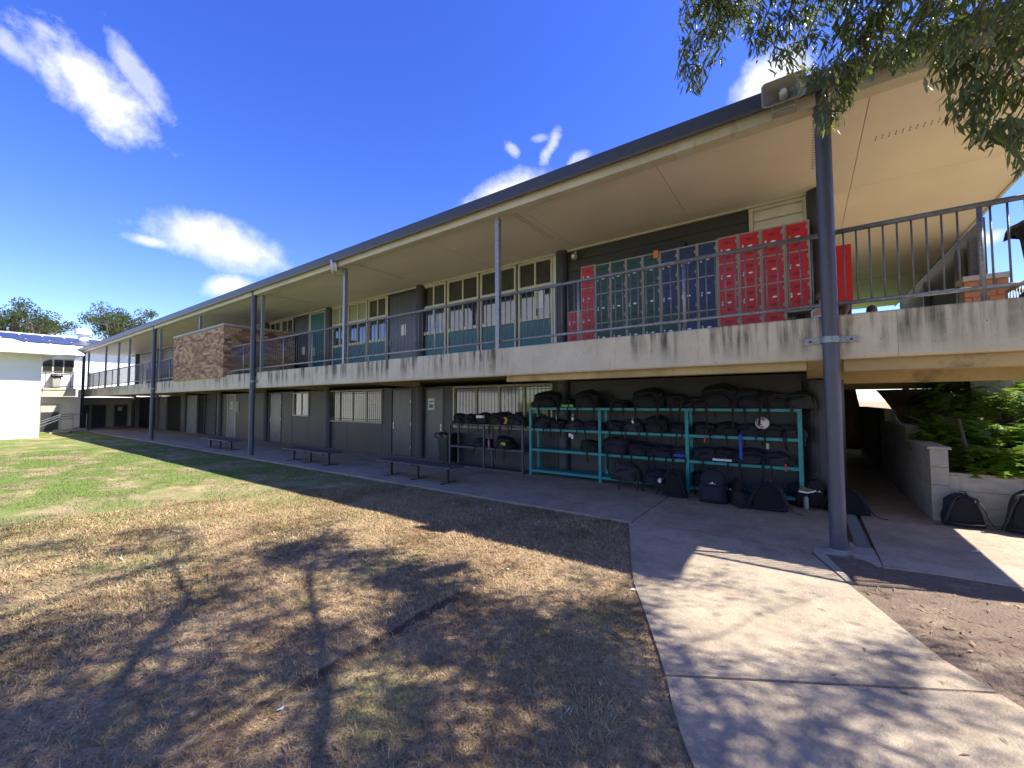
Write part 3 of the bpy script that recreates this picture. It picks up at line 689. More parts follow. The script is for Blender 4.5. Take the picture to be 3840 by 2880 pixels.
# ============================================================ BRICK PLANTER WALL
bx = thing('brick_wall', 'mottled brick enclosure with pale capping standing on the balcony edge', 'brick wall', (-20.3, 6.4, 2.85))
x0, x1, y0, y1, zb, zt = -23.2, -17.72, 6.30, 8.95, 2.75, 4.74
zb = 2.80
MB().box(x0+.02, x1-.02, y0+.02, y1, 2.86, zt-.006).build('mortar_core', 'mortar', bx)
MB().box(x0+.02, x1-.02, 6.32, 6.397, zb, 2.87).build('mortar_core', 'mortar', bx)
b = MB(); ch = .0855; rows = int((zt-zb)/ch); g = .010; rb = random.Random(3)
for r_ in range(rows):
    z0_ = zb+r_*ch; off = .12 if r_ % 2 else 0
    xx = x0-off
    while xx < x1:
        a, c = max(xx, x0), min(xx+.23, x1)
        if c-a > .03: b.box(a, c-g, y0-rb.random()*.003, y0+.03, z0_, z0_+ch-g)
        xx += .24
    if z0_ < 2.86: continue
    yy = y0+.032-off
    while yy < y1:
        a, c = max(yy, y0+.032), min(yy+.23, y1)
        if c-a > .03: b.box(x1-.03, x1+rb.random()*.003, a, c-g, z0_, z0_+ch-g)
        yy += .24
tag(b.build('bricks', 'brickm', bx), kind='stuff')
MB().box(x0-.02, x1+.02, y0-.02, y1, zt-.004, zt+.07).build('capping', 'capstone', bx)
# ============================================================ LOCKERS on the balcony
def locker(colname, rows, dh, w=.36, lab='', extra_door=None, z=SL, group='plastic locker towers along the balcony wall'):
    """tower standing at the origin, front at y=0 facing -y"""
    t = thing('locker_tower', lab, 'locker', (0, 0, 0), group=group)
    H = rows*dh+.07; d = .46
    b = MB(); b.box(0.002, w-.002, .012, d, 0, H)
    for i in range(rows+1): b.box(.002, w-.002, 0, .0118, .05+i*dh-.012, .05+i*dh+.012)
    b.box(.002, .022, .0002, .0116, .0, H).box(w-.03, w-.002, .0002, .0116, 0, H)
    for i in range(rows):
        for f in ((.2, .8)):
            zz = .05+i*dh+dh*f
            b.box(w-.055, w-.0295, .0004, .0114, zz-.03, zz+.03)
    b.build('shell', 'lockgrey', t)
    for i in range(rows):
        c = colname if not (extra_door and i == 0) else extra_door
        z0 = .05+i*dh+.016; z1 = .05+(i+1)*dh-.016; xr = w-.034; a = .052
        # outline of the door is notched round the two hinge blocks
        hz = [.05+i*dh+dh*.2, .05+i*dh+dh*.8]
        poly = [(.026, z0), (xr, z0), (xr, hz[0]-.036), (xr-.03, hz[0]-.036), (xr-.03, hz[0]+.036), (xr, hz[0]+.036), (xr, hz[1]-.036), (xr-.03, hz[1]-.036), (xr-.03, hz[1]+.036), (xr, hz[1]+.036), (xr, z1), (.026, z1)]
        dd = MB(); dd.ext(poly, 'y', -.010, .010); dr = dd.build('locker_door', 'lock'+c, t)
        for hz_ in ((z1-.10, z0+.10) if dh > .4 else (z1-.1,)):
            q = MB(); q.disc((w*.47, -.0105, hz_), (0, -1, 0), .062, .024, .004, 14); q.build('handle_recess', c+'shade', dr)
        mz = (z0+z1)/2
        q = MB(); q.disc((w*.52, -.0105, mz), (0, -1, 0), .038, .017, .004, 14); q.build('number_plate', 'white', dr)
        q = MB(); q.lathe((w*.20, -.022, mz-.055), [(.0, .0), (.017, .002), (.017, .038), (.012, .042)], 8, 1, .6); q.tube([(w*.20-.010, -.022, mz-.017), (w*.20-.010, -.022, mz+.004), (w*.20, -.022, mz+.016), (w*.20+.010, -.022, mz+.004), (w*.20+.010, -.022, mz-.017)], .0035, 5)
        q.disc((w*.20, -.0105, mz+.02), (0, -1, 0), .014, .014, .006, 10)
        q.build('padlock', 'steel' if i % 3 else 'white', dr)
    return t
LY = 8.66; LX0 = .162; LW = .36
order = ['first', 'second', 'third', 'fourth', 'fifth']
def put(t, x, first=[None]):
    t.location = (x, LY, SL)
red4 = locker('red', 4, .503, lab='tall red locker tower, first from the right-hand group of four, beside the round column')
blue3 = locker('blue', 3, .663, lab='tall navy locker tower, third of the three, next to the red group')
green3 = locker('green', 3, .663, lab='tall dark green locker tower, fourth of the green ones, with the orange note above')
bg3 = locker('blue', 3, .663, lab='tall navy locker tower whose lowest door is green', extra_door='green')
red2 = locker('red', 2, .503, lab='short red locker tower at the left end, half the height of its neighbours')
# the rightmost red tower is three doors high and stands on a dark crate
red3 = locker('red', 3, .503, lab='rightmost red locker tower, three doors high with a black bag below it')
red3.location = (LX0-LW, LY, SL+.50)
pk = grab(red4); red4.location = (LX0-2*LW, LY, SL); red4['label'] = 'red locker tower second from the right of the balcony lockers'
dup(pk, (LX0-3*LW, LY, SL), label='red locker tower third from the right, left of centre under the louvre window')
dup(pk, (LX0-4*LW, LY, SL), label='red locker tower directly right of the navy ones')
dup(pk, (LX0-11*LW-.0-.0, LY, SL), label='single tall red locker tower left of the dark green ones')
pk = grab(blue3); blue3.location = (LX0-5*LW, LY, SL); blue3['label'] = 'navy locker tower directly left of the red group'
dup(pk, (LX0-6*LW, LY, SL), label='middle one of the three navy locker towers')
bg3.location = (LX0-7*LW, LY, SL)
pk = grab(green3); green3.location = (LX0-8*LW, LY, SL); green3['label'] = 'dark green locker tower with an orange note on its top corner'
for i, lb in enumerate(('second dark green locker tower left of the navy ones', 'third dark green locker tower left of the navy ones', 'leftmost dark green locker tower, beside the single red one')):
    dup(pk, (LX0-(9+i)*LW+ (0), LY, SL), label=lb)
# (the single tall red tower sits one place further left)
for o in bpy.data.objects:
    if o.get('label') == 'single tall red locker tower left of the dark green ones': o.location.x = LX0-12*LW
red2.location = (LX0-13*LW, LY, SL)
tag(MB().box(LX0-7*LW-.12, LX0-7*LW-.03, LY-.028, LY-.02, SL+1.93, SL+2.09).build('sticky_note', 'orange'), 'orange paper note stuck to the top of a dark green locker', 'note')
t = thing('soft_case', 'black padded case lying flat on top of the green and navy lockers', 'case', (-2.1, 8.9, SL+2.06))
b = MB(); b.ext([(-2.95, SL+2.062), (-1.9, SL+2.062), (-1.88, SL+2.2), (-1.95, SL+2.27), (-2.2, SL+2.28), (-2.9, SL+2.22), (-2.98, SL+2.16)], 'y', 8.78, 9.1); b.build('case_body', 'black', t)
t = thing('locker_tower', 'red lockers seen from the side at the far end of the open balcony', 'locker', (.7, 10.7, SL))
MB().box(.585, .85, 10.5, 10.98, 3.74, 4.92).build('shell', 'lockred', t); MB().box(.58, .83, 10.6, 10.98, SL, 3.735).build('stand', 'pillar', t)

# alarm lamp, dish, horn speaker
t = thing('security_lamp', 'small round security lamp on the wall beside the column left of the lockers', 'lamp', (-4.5, 9.05, 5.35))
b = MB(); b.lathe((-4.5, 9.05, 5.28), [(.05, 0), (.075, .03), (.08, .1), (.06, .15), (.02, .17)], 16); b.build('housing', 'lockgrey', t, smooth=True)
b = MB(); b.disc((-4.5, 8.965, 5.35), (0, -1, 0), .05, .05, .01, 16); b.build('lens', 'white', t)
b = MB(); b.box(-4.52, -4.48, 9.08, 9.13, 5.3, 5.5); b.build('bracket', 'cream', t)
dx = -10.36
t = thing('antenna_dish', 'round white wireless dish bracketed to the square post under the roof edge', 'antenna', (dx, 6.3, 5.45))
dn = Vector((-.55, -.83, -.08)).normalized(); dc = Vector((dx, 6.22, 5.50))
b = MB(); b.disc(dc, dn, .195, .195, .05, 28); b.disc(dc-dn*.10, dn, .155, .155, .10, 24); b.build('radome', 'white', t)
b = MB(); b.tube([dc-dn*.1, dc-dn*.18, (dx+.12, 6.40, 5.47)], .022, 8); b.box(dx+.10, dx+.15, 6.38, 6.46, 5.40, 5.53); b.build('bracket', 'lockgrey', t)
b = MB(); b.tube([dc-dn*.08+Vector((0, 0, -.12)), (dx+.02, 6.3, 5.28), (dx+.1, 6.38, 5.25), (dx+.15, 6.42, 5.30)], .006, 5); b.build('cable', 'black', t)
hx = -.10
t = thing('horn_speaker', 'rectangular grey horn loudspeaker fixed to the gutter near the nearest pole', 'loudspeaker', (hx, 6.1, 5.6))
def rr_(w, h, y, cz, n=5, r=.05):
    pts = []
    for cx, cz_, a0 in ((w-r, h-r, 0), (-w+r, h-r, 90), (-w+r, -h+r, 180), (w-r, -h+r, 270)):
        for i in range(n): a = R(a0+90*i/(n-1)); pts.append((hx+cx+r*math.cos(a), y, cz+cz_+r*math.sin(a)))
    return pts
b = MB(); rings = [rr_(.225, .155, 5.93, 5.62), rr_(.215, .145, 5.93, 5.62), rr_(.19, .125, 5.98, 5.62), rr_(.11, .08, 6.08, 5.62, r=.03), rr_(.06, .05, 6.12, 5.62, r=.02)]
rings = [rr_(.08, .07, 6.135, 5.62, r=.03), rr_(.14, .10, 6.08, 5.62), rr_(.225, .155, 5.95, 5.62), rr_(.23, .16, 5.93, 5.62), rr_(.215, .147, 5.93, 5.62), rr_(.19, .12, 5.985, 5.62), rr_(.10, .07, 6.07, 5.62, r=.03), rr_(.05, .04, 6.11, 5.62, r=.02)]
n = len(rings[0]); V = [p for q in rings for p in q]; F = [(i*n+j, i*n+(j+1) % n, (i+1)*n+(j+1) % n, (i+1)*n+j) for i in range(len(rings)-1) for j in range(n)]
F.append(tuple(range((len(rings)-1)*n, len(rings)*n))); b.add(V, F); b.build('horn', 'lockgrey', t, smooth=False)
b = MB(); b.tube([(hx, 6.09, 5.62), (hx, 6.0, 5.62), (hx, 5.96, 5.62)], [.05, .045, .035], 14); b.build('driver', 'white', t)
b = MB(); b.box(hx-.13, hx+.13, 5.97, 6.12, 5.40, 5.415).box(hx-.13, hx-.115, 5.97, 6.12, 5.415, 5.465).box(hx+.115, hx+.13, 5.97, 6.12, 5.415, 5.465); b.tube([(hx-.1, 6.0, 5.40), (hx, 5.98, 5.375), (hx+.11, 6.02, 5.40)], .006, 5); b.build('bracket', 'lockgrey', t)

# ============================================================ BENCHES
def bench(x0, x1, lab):
    t = thing('bench', lab, 'bench', ((x0+x1)/2, 6.6, PZ), group='slatted benches on the covered walkway')
    for i in range(4): MB().box(x0, x1, 6.37+i*.122, 6.37+i*.122+.105, .385, .415).build('slat', 'bench', t)
    for f in (.12, .5, .88):
        x = x0+(x1-x0)*f
        l = MB().box(x-.03, x+.03, 6.57, 6.63, PZ, .355).build('leg', 'pillar', t)
        MB().box(x-.03, x+.03, 6.38, 6.85, .355, .384).build('cross_bar', 'pillar', l)
        MB().box(x-.035, x+.035, 6.40, 6.86, PZ+.0005, PZ+.012).build('foot_plate', 'pillar', l)
    return t
bench(-8.62, -6.12, 'dark slatted bench nearest the camera, in front of the wheelie bin and dark rack')
bench(-13.3, -10.75, 'middle dark slatted bench, in front of the barred window')
bench(-19.9, -17.3, 'farthest dark slatted bench, left of the second round pole')

# ============================================================ BAG RACKS
def frame_rack(x0, x1, y0, y1, levels, topz, bays, m, legw, lab, leg0=PZ, shelf=True, cat='rack', railh=.05):
    t = thing('bag_rack', lab, 'bag rack', ((x0+x1)/2, (y0+y1)/2, PZ))
    bw = (x1-x0-legw)/bays
    for i in range(bays+1):
        a = x0+i*bw
        for yy in (y0, y1-legw): MB().box(a, a+legw, yy, yy+legw, leg0, topz-railh-.001).build('leg', m, t)
        for z in levels:
            if z >= topz: continue
            MB().box(a+.003, a+legw-.003, y0+legw+.001, y1-legw-.001, z-railh, z-.001).build('side_rail', m, t)
    for z in list(levels)+[topz]:
        for yy in (y0+.003, y1-legw+.003):
            if z == topz: MB().box(x0, x1, yy, yy+legw-.006, z-railh, z).build('rail', m, t)
            else:
                for i in range(bays):
                    a = x0+i*bw+legw
                    MB().box(a+.001, a+bw-legw-.001, yy, yy+legw-.006, z-railh, z).build('rail', m, t)
        MB().box(x0+.01, x1-.01, y0+legw, y1-legw, z-.004 if z != topz else z-.006, z+.004 if z != topz else z+.002).build('shelf', m, t)
    return t
frame_rack(-5.51, -.04, 8.50, 8.93, (.165, .665, 1.155), 1.66, 3, 'tealrack', .062, 'long teal steel bag rack of three bays crammed with school bags')
dk = frame_rack(-8.16, -5.66, 8.45, 8.85, (.60,), 1.215, 2, 'rackdark', .045, 'dark grey steel bag rack beside the wheelie bin', railh=.04)
MB().box(-8.11, -5.71, 8.5, 8.8, .05, .07).build('base_shelf', 'rackdark', dk)
MB().box(-8.11, -5.71, 8.455, 8.49, PZ+.001, .075).build('kick_plate', 'rackdark', dk)

# wheelie bins
def wheelie(x, y, z, m, lab, liner='binliner', rz=0., h=.93, s=1.):
    t = thing('wheelie_bin', lab, 'wheelie bin', (0, 0, 0))
    def sq(w, d, zz, y=0, r=.05):
        return [(-w+r, y-d, zz), (w-r, y-d, zz), (w, y-d+r, zz), (w, y+d-r, zz), (w-r, y+d, zz), (-w+r, y+d, zz), (-w, y+d-r, zz), (-w, y-d+r, zz)]
    b = MB(); rg = [sq(.19, .20, .05), sq(.20, .22, .3), sq(.235, .26, h-.08), sq(.265, .285, h-.075), sq(.265, .285, h-.02), sq(.245, .265, h-.02), sq(.2, .22, h-.3)]
    V = [p for q in rg for p in q]; F = [(i*8+j, i*8+(j+1) % 8, (i+1)*8+(j+1) % 8, (i+1)*8+j) for i in range(len(rg)-1) for j in range(8)]
    F += [tuple(range(8))[::-1], tuple(range((len(rg)-1)*8, len(rg)*8))]
    b.add(V, F); b.build('body', m, t)
    for sx_ in (-1, 1): MB().tube([(sx_*.17, .2, .09), (sx_*.22, .2, .09)], .09, 14).build('wheel', 'black', t)
    q = MB(); rq = random.Random(int(abs(x*100))); n = 26
    def P_(i, e, zz):
        a = 2*math.pi*i/n; c, s_ = math.cos(a), math.sin(a); k_ = 1/max(abs(c)/.27, abs(s_)/.29); return ((c*k_)*e, (s_*k_)*e, zz)
    rl = [[P_(i, .86, h-.16) for i in range(n)], [P_(i, .93, h-.0+rq.random()*.01) for i in range(n)], [P_(i, 1.03+rq.random()*.03, h+.005+rq.random()*.012) for i in range(n)], [P_(i, 1.09+rq.random()*.06, h-.05+rq.random()*.02) for i in range(n)], [P_(i, 1.07+rq.random()*.12, h-.10-rq.random()*.09) for i in range(n)]]
    V = [p for r_ in rl for p in r_]; F = [(i*n+j, i*n+(j+1) % n, (i+1)*n+(j+1) % n, (i+1)*n+j) for i in range(4) for j in range(n)]
    q.add(V, F); q.build('liner', liner, t)
    t.location = (x, y, z); t.rotation_euler = (0, 0, rz); t.scale = (s, s, s)
    return t
wheelie(-8.62, 8.86, PZ, 'bin', 'dark green wheelie bin with black liner folded over its rim, between door and rack', rz=.1, s=.93)
wheelie(-8.05, 9.0-.0, PZ, 'bin', 'second dark bin half hidden behind the dark rack', rz=-.2, s=.7) if 0 else None
wheelie(2.36, 7.05, SL, 'maroonbin', 'brown bin with folded liner behind the balcony railing at the right edge', rz=.3, s=1.02)

# ============================================================ SCHOOL BAGS
def lump(W_, D_, H_, seed, m, parent, name, top=.72, nz_=9, na=18, nse=.02, flat=0., y0=0., lean=0., z0=0.):
    b = MB(); rings = []
    for i in range(nz_+1):
        f = i/nz_; e = math.sin(math.pi*min(1, f*2.2+.12)/2) if f < .4 else 1
        # silhouette: full at the bottom, rounding over at the top
        kx = (1-(1-top)*f)*(1 if f < .7 else math.sqrt(max(0, 1-((f-.7)/.31)**2)))*(.93+.07*e)
        ky = (1-.35*f)*(1 if f < .6 else math.sqrt(max(0, 1-((f-.6)/.41)**2)))*(.9+.1*e)
        zc = H_*f; rg = []
        for j in range(na):
            a = 2*math.pi*j/na; c, s = math.cos(a), math.sin(a)
            p = 3.2; r_ = 1/((abs(c)**p+abs(s)**p)**(1/p))
            x, y = c*r_*W_/2*kx, s*r_*D_/2*ky
            nn = mnoise.noise((x*7+seed, y*7, zc*7+seed*2)); n2_ = mnoise.noise((x*20+seed, y*20, zc*20))
            x += x/(W_/2)*(nn*nse*1.6+n2_*nse*.6); y += y/(D_/2)*(nn*nse*1.6+n2_*nse*.6)
            rg.append((x, y+y0+lean*f, z0+max(0.002, zc+(nn*nse if 0 < i else 0))))
        rings.append(rg)
    V = [p for r_ in rings for p in r_]
    F = [(i*na+j, i*na+(j+1) % na, (i+1)*na+(j+1) % na, (i+1)*na+j) for i in range(nz_) for j in range(na)]+[tuple(range(na))[::-1], tuple(range(nz_*na, (nz_+1)*na))]
    b.add(V, F); return b.build(name, m, parent, smooth=True)
def strap(parent, pts, w, m='bagtrim', name='strap'):
    return MB().tube(pts, w, 6, flat=.35).build(name, m, parent, smooth=True)
def bag_front(seed, m, lab='x', W_=.39, H_=.48, D_=.24):
    t = thing('school_bag', lab, 'school bag', (0, 0, 0), group='school bags')
    lump(W_, D_, H_, seed, m, t, 'body')
    p = lump(W_*.78, .10, H_*.52, seed+3, m, t, 'front_pocket', top=.85, y0=-D_*.42, z0=.03, nz_=6)
    MB().tube([(-W_*.33, -D_*.42-.045, H_*.50), (0, -D_*.42-.052, H_*.54), (W_*.33, -D_*.42-.045, H_*.50)], .004, 5).build('zip', 'black', p)
    MB().tube([(-W_*.40, -D_*.25, H_*.35), (-W_*.38, -D_*.36, H_*.7), (-W_*.2, -D_*.28, H_*.90), (0, -D_*.24, H_*.96), (W_*.2, -D_*.28, H_*.90), (W_*.38, -D_*.36, H_*.7), (W_*.40, -D_*.25, H_*.35)], .005, 5).build('main_zip', 'black', t)
    strap(t, [(-.05, .02, H_*.97), (-.04, .02, H_*1.06), (.04, .02, H_*1.06), (.05, .02, H_*.97)], .012, m, 'handle')
    q = MB(); q.disc((0, -D_*.42-.052, H_*.62), (0, -1, .1), .012, .012, .004, 10); q.box(-.04, .04, -D_*.42-.055, -D_*.42-.048, H_*.585, H_*.595); q.build('badge', 'white', t)
    for s in (-1, 1): strap(t, [(s*.07, D_*.36, H_*.9), (s*.13, D_*.62, H_*.6), (s*.16, D_*.6, H_*.25), (s*.15, D_*.4, .05)], .026, m)
    return t
def bag_back(seed, m, lab='x', W_=.50, H_=.42, trim='bagtrim', D_=.24):
    """bag standing with its padded back towards the viewer (-y), straps arching over"""
    t = thing('school_bag', lab, 'school bag', (0, 0, 0), group='school bags')
    lump(W_*.92, D_, H_, seed, m, t, 'body', top=.60, y0=.05)
    b = MB(); n = 14; P_ = [(-W_*.36, .02)]+[(-W_*.34*math.cos(math.pi*i/n)*(1-.15*math.sin(math.pi*i/n)), .05+H_*.76*math.sin(math.pi*i/n)**.7) for i in range(n+1)]+[(W_*.36, .02)]
    b.ext(P_, 'y', -.095, -.05); b.build('back_panel', 'mesh', t)
    for s in (-1, 1):
        strap(t, [(s*.02, -.05, H_*.93), (s*W_*.22, -.10, H_*.86), (s*W_*.36, -.12, H_*.55), (s*W_*.43, -.11, H_*.25), (s*W_*.52, -.12, .03)], [.02, .034, .036, .032, .014], m)
        strap(t, [(s*W_*.50, -.12, .04), (s*W_*.60, -.16, .015), (s*W_*.72, -.15, .012)], .010, trim, 'webbing')
    strap(t, [(-W_*.40, -.12, .06), (0, -.14, .045), (W_*.40, -.12, .06)], .034, m, 'lumbar_pad')
    strap(t, [(-.05, -.02, H_*.95), (-.03, -.03, H_*1.05), (.03, -.03, H_*1.05), (.05, -.02, H_*.95)], .012, trim, 'handle')
    return t
def bag_lying(seed, m, lab='x', W_=.47, D_=.40, H_=.29, trim='bagtrim', dang=2):
    t = thing('school_bag', lab, 'school bag', (0, 0, 0), group='school bags')
    lump(W_, D_, H_, seed, m, t, 'body', top=.72, nse=.055)
    lump(W_*.62, D_*.3, H_*.62, seed+5, m, t, 'front_pocket', top=.8, y0=-D_*.40, z0=.004, nz_=5, nse=.02)
    r_ = random.Random(seed)
    MB().tube([(-W_*.42, -D_*.30, H_*.55), (-W_*.2, -D_*.42, H_*.74), (W_*.15, -D_*.42, H_*.78), (W_*.40, -D_*.28, H_*.6)], .005, 5).build('main_zip', trim, t)
    for i in range(dang):
        x = (-.3+.55*i+r_.random()*.15)*W_
        L_ = .12+r_.random()*.22
        strap(t, [(x, -D_*.25, H_*.7), (x+.02, -D_*.46, H_*.4), (x+.01, -D_*.56-.02, -.01), (x-.02+r_.random()*.06, -D_*.60-.02, -L_)], [.016, .020, .018, .012], m)
    strap(t, [(W_*.1, -D_*.46, H_*.3), (W_*.14, -D_*.58, H_*.28), (W_*.2, -D_*.58, H_*.30), (W_*.22, -D_*.45, H_*.34)], .010, trim, 'handle')
    return t
protos = {}
for i, (m, kind) in enumerate((('bagblack', 'l'), ('bagnavy', 'l'), ('baggrey', 'l'), ('bagblack', 'l2'), ('bagnavy', 'f'), ('bagblack', 'f'), ('bagblack', 'l3'), ('bagnavy', 'l3'))):
    if kind == 'l': p = bag_lying(11+i, m)
    elif kind == 'l2': p = bag_lying(31+i, m, W_=.54, D_=.42, H_=.34, dang=3)
    elif kind == 'l3': p = bag_lying(51+i*3, m, W_=.46, D_=.40, H_=.23, dang=2)
    else: p = bag_front(5+i, m)
    protos[i] = p
packs = {i: grab(p) for i, p in protos.items()}
usedp = set()
def bag(i, x, y, z, lab, rz=0, s=1., rx=0.):
    if i in (4, 5) or z < .3: sc = (s, s, s)
    else: q_ = random.Random(int(abs(x)*97+z*13)); sc = (s*q_.uniform(1.05, 1.3), s*q_.uniform(.95, 1.15), s*q_.uniform(.82, 1.12)); rz += q_.uniform(-.35, .35)
    if i not in usedp:
        usedp.add(i); o = protos[i]; o.location = (x, y, z); o.rotation_euler = (rx, 0, rz); o['label'] = lab
        o.scale = sc; return o
    return dup(packs[i], (x, y, z), (rx, 0, rz), lab, scale=sc)
YB = 8.715
# top of the teal rack left bay, then top of the right one
T = 1.664
tops = [(3, -5.10, 'bulky black school bag slumped at the far left on top of the teal rack', 1.15, .1),
 (6, -4.52, 'flat black bag with lime green cloth, middle of the teal rack left bay top', .9, -.2),
 (3, -4.02, 'high black bag heap above the first inner upright on the teal rack top', 1.15, .15),
 (6, -3.28, 'small flat black bag with a white strip, alone above the middle bay', .85, 0),
 (3, -2.62, 'black bag with straps dangling over the edge, on top above the middle bay', 1.2, -.1),
 (0, -2.14, 'black bag with a swing tag, on top above the right-hand inner upright', 1.05, .2),
 (6, -1.72, 'thin black bag on top just right of the centre upright', 1.1, .1),
 (3, -1.30, 'tall black bag heap on the top shelf above the red tag', 1.2, -.15),
 (1, -.86, 'navy bag on the top shelf above the football', 1.15, .1),
 (0, -.44, 'black bag on the top shelf second from the right end', 1.15, -.1),
 (2, -.12, 'grey-black bag hanging over the right end of the teal rack top', .95, .4)]
for i, x, lb, s, rz in tops: bag(i, x, YB, T, lb, rz, s)
M1 = 1.161; M2 = 1.161
mids = [(1, -5.20, M1, 'rounded navy bag at the left end of the upper shelf, teal rack left bay', 1.05, .1), (0, -4.80, M1, 'black bag with a bottle top showing, second from left on the upper teal shelf', .9, -.1),
 (2, -4.35, M1, 'dark grey bag with two pale swing tags hanging from it', .95, .1), (7, -3.92, M1, 'navy bag at the right end of the upper shelf, teal rack left bay', 1.0, -.1),
 (0, -3.38, M2, 'black bag spilling past the upright, left end of the middle bay upper shelf', .95, .2), (2, -2.98, M2, 'dark grey bag with a small bottle, middle bay upper shelf', .9, 0),
 (3, -2.48, M2, 'large rounded black bag on the upper shelf of the middle bay', .95, .1), (1, -2.05, M2, 'navy bag with a white pen line, right end of the middle bay upper shelf', .85, -.1),
 (0, -1.58, M2, 'black bag with a white label at the left of the right bay, upper shelf', .85, 0), (3, -1.18, M2, 'black bag left of the long blue strap, right bay upper shelf', .8, .15), (1, -.82, M2, 'navy bag behind the blue strap, right bay upper shelf', .85, -.1),
 (6, -.48, M2, 'flattened black bag that the football rests on', .95, .1), (2, -.20, M2, 'dark grey bag right of the football, upper shelf', .75, -.1)]
for i, x, z, lb, s, rz in mids: bag(i, x, YB, z, lb, rz, s)
L1 = .671; L2 = .671
lows = [(0, -3.98, L1, 'lone black bag on the lower shelf of the teal rack left bay', .9, .5),
 (1, -3.36, L2, 'navy bag with a pink strip hanging off the left of the middle bay, lower shelf', 1.1, .1), (3, -2.86, L2, 'broad black bag in the middle bay, lower shelf', .95, -.1), (7, -2.40, L2, 'navy bag above the green badge, middle bay lower shelf', 1.1, .1), (2, -2.02, L2, 'dark bag with bright blue lining, right end of the middle bay, lower shelf', .8, 0),
 (1, -1.58, L2, 'navy bag with a white tag, left end of the right bay lower shelf', .95, .1), (0, -1.22, L2, 'black bag over a white binder, right bay lower shelf', .9, -.1), (7, -.86, L2, 'navy bag below the blue strap, right bay lower shelf', 1.15, .1), (2, -.42, L2, 'square dark grey bag with a red tag, right end of the lower shelf', .9, -.05),
 (0, -1.66, .171, 'round black bag sitting on the bottom shelf of the right bay', .9, .0)]
for i, x, z, lb, s, rz in lows: bag(i, x, YB, z, lb, rz, s)
# floor in front of the racks
bag(2, -3.02, 8.40, .19, 'olive grey rucksack spilling off the bottom shelf of the middle bay', .2, 1.25)
bag(7, -2.45, 8.42, .18, 'dark bag with a round white bottle, spilling from the bottom shelf', -.2, 1.15)
bag(4, -1.36, 8.02, PZ, 'upright navy backpack with a small white badge, standing in front of the right rack', .15, 1.22)
bag(5, -1.0, 8.15, PZ, 'crumpled black bag on the floor right of the upright navy backpack', -.7, .85)
bag(0, -.88, 8.0, PZ, 'small black bag lying flat on the paving by the navy backpack', .4, .9)
b1 = bag_back(71, 'bagnavy', 'navy bag, arched black back panel facing out, at the foot of the centre upright', W_=.50, H_=.52); b1.location = (-2.02, 8.08, PZ); b1.rotation_euler = (0, 0, -.1)
b2 = bag_back(72, 'bagnavy', 'wide navy bag with arched back panel left of the nearest pole', W_=.62, H_=.47); b2.location = (-.52, 7.93, PZ); b2.rotation_euler = (0, 0, .1)
b3 = bag_back(73, 'bagblack', 'black half-dome bag with a lime cord just behind the nearest pole', W_=.66, H_=.40, trim='bagblack'); b3.location = (.50, 8.42, PZ); b3.rotation_euler = (0, 0, -.1)
MB().tube([(.80, 8.25, .13), (.84, 8.22, .10), (.82, 8.2, .06), (.86, 8.2, .04)], .010, 6).build('lime_cord', 'lime', b3)
bag(0, -.05, 8.72, PZ, 'black bag piled behind the wide navy one, under a trainer', .2, 1.25)
bag(5, .12, 8.62, PZ, 'dark upright bag partly hidden by the nearest pole', .3, .95)
b4 = bag_back(74, 'baggrey', 'sunlit charcoal rucksack leaning on the sleeper wall, left of the pair', W_=.50, H_=.46); b4.location = (1.78, 8.50, PZ); b4.rotation_euler = (-.10, 0, .12)
b5 = bag_back(75, 'baggrey', 'sunlit charcoal rucksack with grey straps leaning on the sleeper wall, right of the pair', W_=.56, H_=.58, trim='bagtrim'); b5.location = (2.40, 8.46, PZ); b5.rotation_euler = (-.10, 0, -.12)
for o in (b4, b5): o.delta_location = (0, -.08, 0)
# dark rack
for i, x, z, lb, s, rz in ((0, -7.85, 1.22, 'black bag at the left end on top of the dark rack', 1.0, .1), (6, -7.45, 1.22, 'flat black bag second on top of the dark rack', 1.1, -.1), (3, -7.02, 1.22, 'black bag with a pale blue towel on top of the dark rack', .9, .2), (3, -6.48, 1.22, 'largest rounded black bag on top of the dark rack', 1.05, -.1), (2, -5.98, 1.22, 'grey-black bag beside the yellow tin at the right end on top of the dark rack', .95, .1),
    (6, -7.10, .605, 'low black bag with a white stripe, middle shelf of the dark rack', 1.1, .1), (0, -6.32, .605, 'black bag with a yellow strip and hanging strap, middle shelf of the dark rack', 1.1, -.3)):
    bag(i, x, 8.64, z, lb, rz, s)
# small things on the racks
def bottle(x, y, z, m, lab, h=.2, r=.034, cap='white', rz=0):
    t = thing('drink_bottle', lab, 'drink bottle', (x, y, z))
    MB().lathe((x, y, z), [(r*.9, 0), (r, .01), (r, h*.72), (r*.6, h*.82), (r*.55, h*.86)], 14).build('bottle_body', m, t, smooth=True)
    MB().lathe((x, y, z), [(r*.62, h*.862), (r*.62, h*.96), (r*.3, h)], 12).build('cap', cap, t, smooth=True); return t
bottle(-6.78, 8.52, .606, 'pink', 'pink drink bottle standing on the middle shelf of the dark rack', .25, cap='pink')
bottle(-4.80, 8.62, M1+.20, 'blind', 'pale bottle standing among the bags on the teal rack left bay upper shelf', .15, .03)
bottle(-4.37, 8.60, M1+.19, 'steel', 'clear bottle with a white lid above the two pale tags', .16, .036)
bottle(-2.95, 8.56, M2+.17, 'steel', 'small bottle with a grey lid in the middle bay upper shelf', .12, .03, 'lockgrey')
o = bottle(-2.28, 8.12, .30, 'white', 'white bottle lying base-out on the spilled bag under the middle bay', .16, .045); o.rotation_euler = (R(90), 0, .2)
bottle(-.02, 8.35, PZ, 'lockgrey', 'grey bottle on the paving left of the nearest pole', .24, .036, 'black')
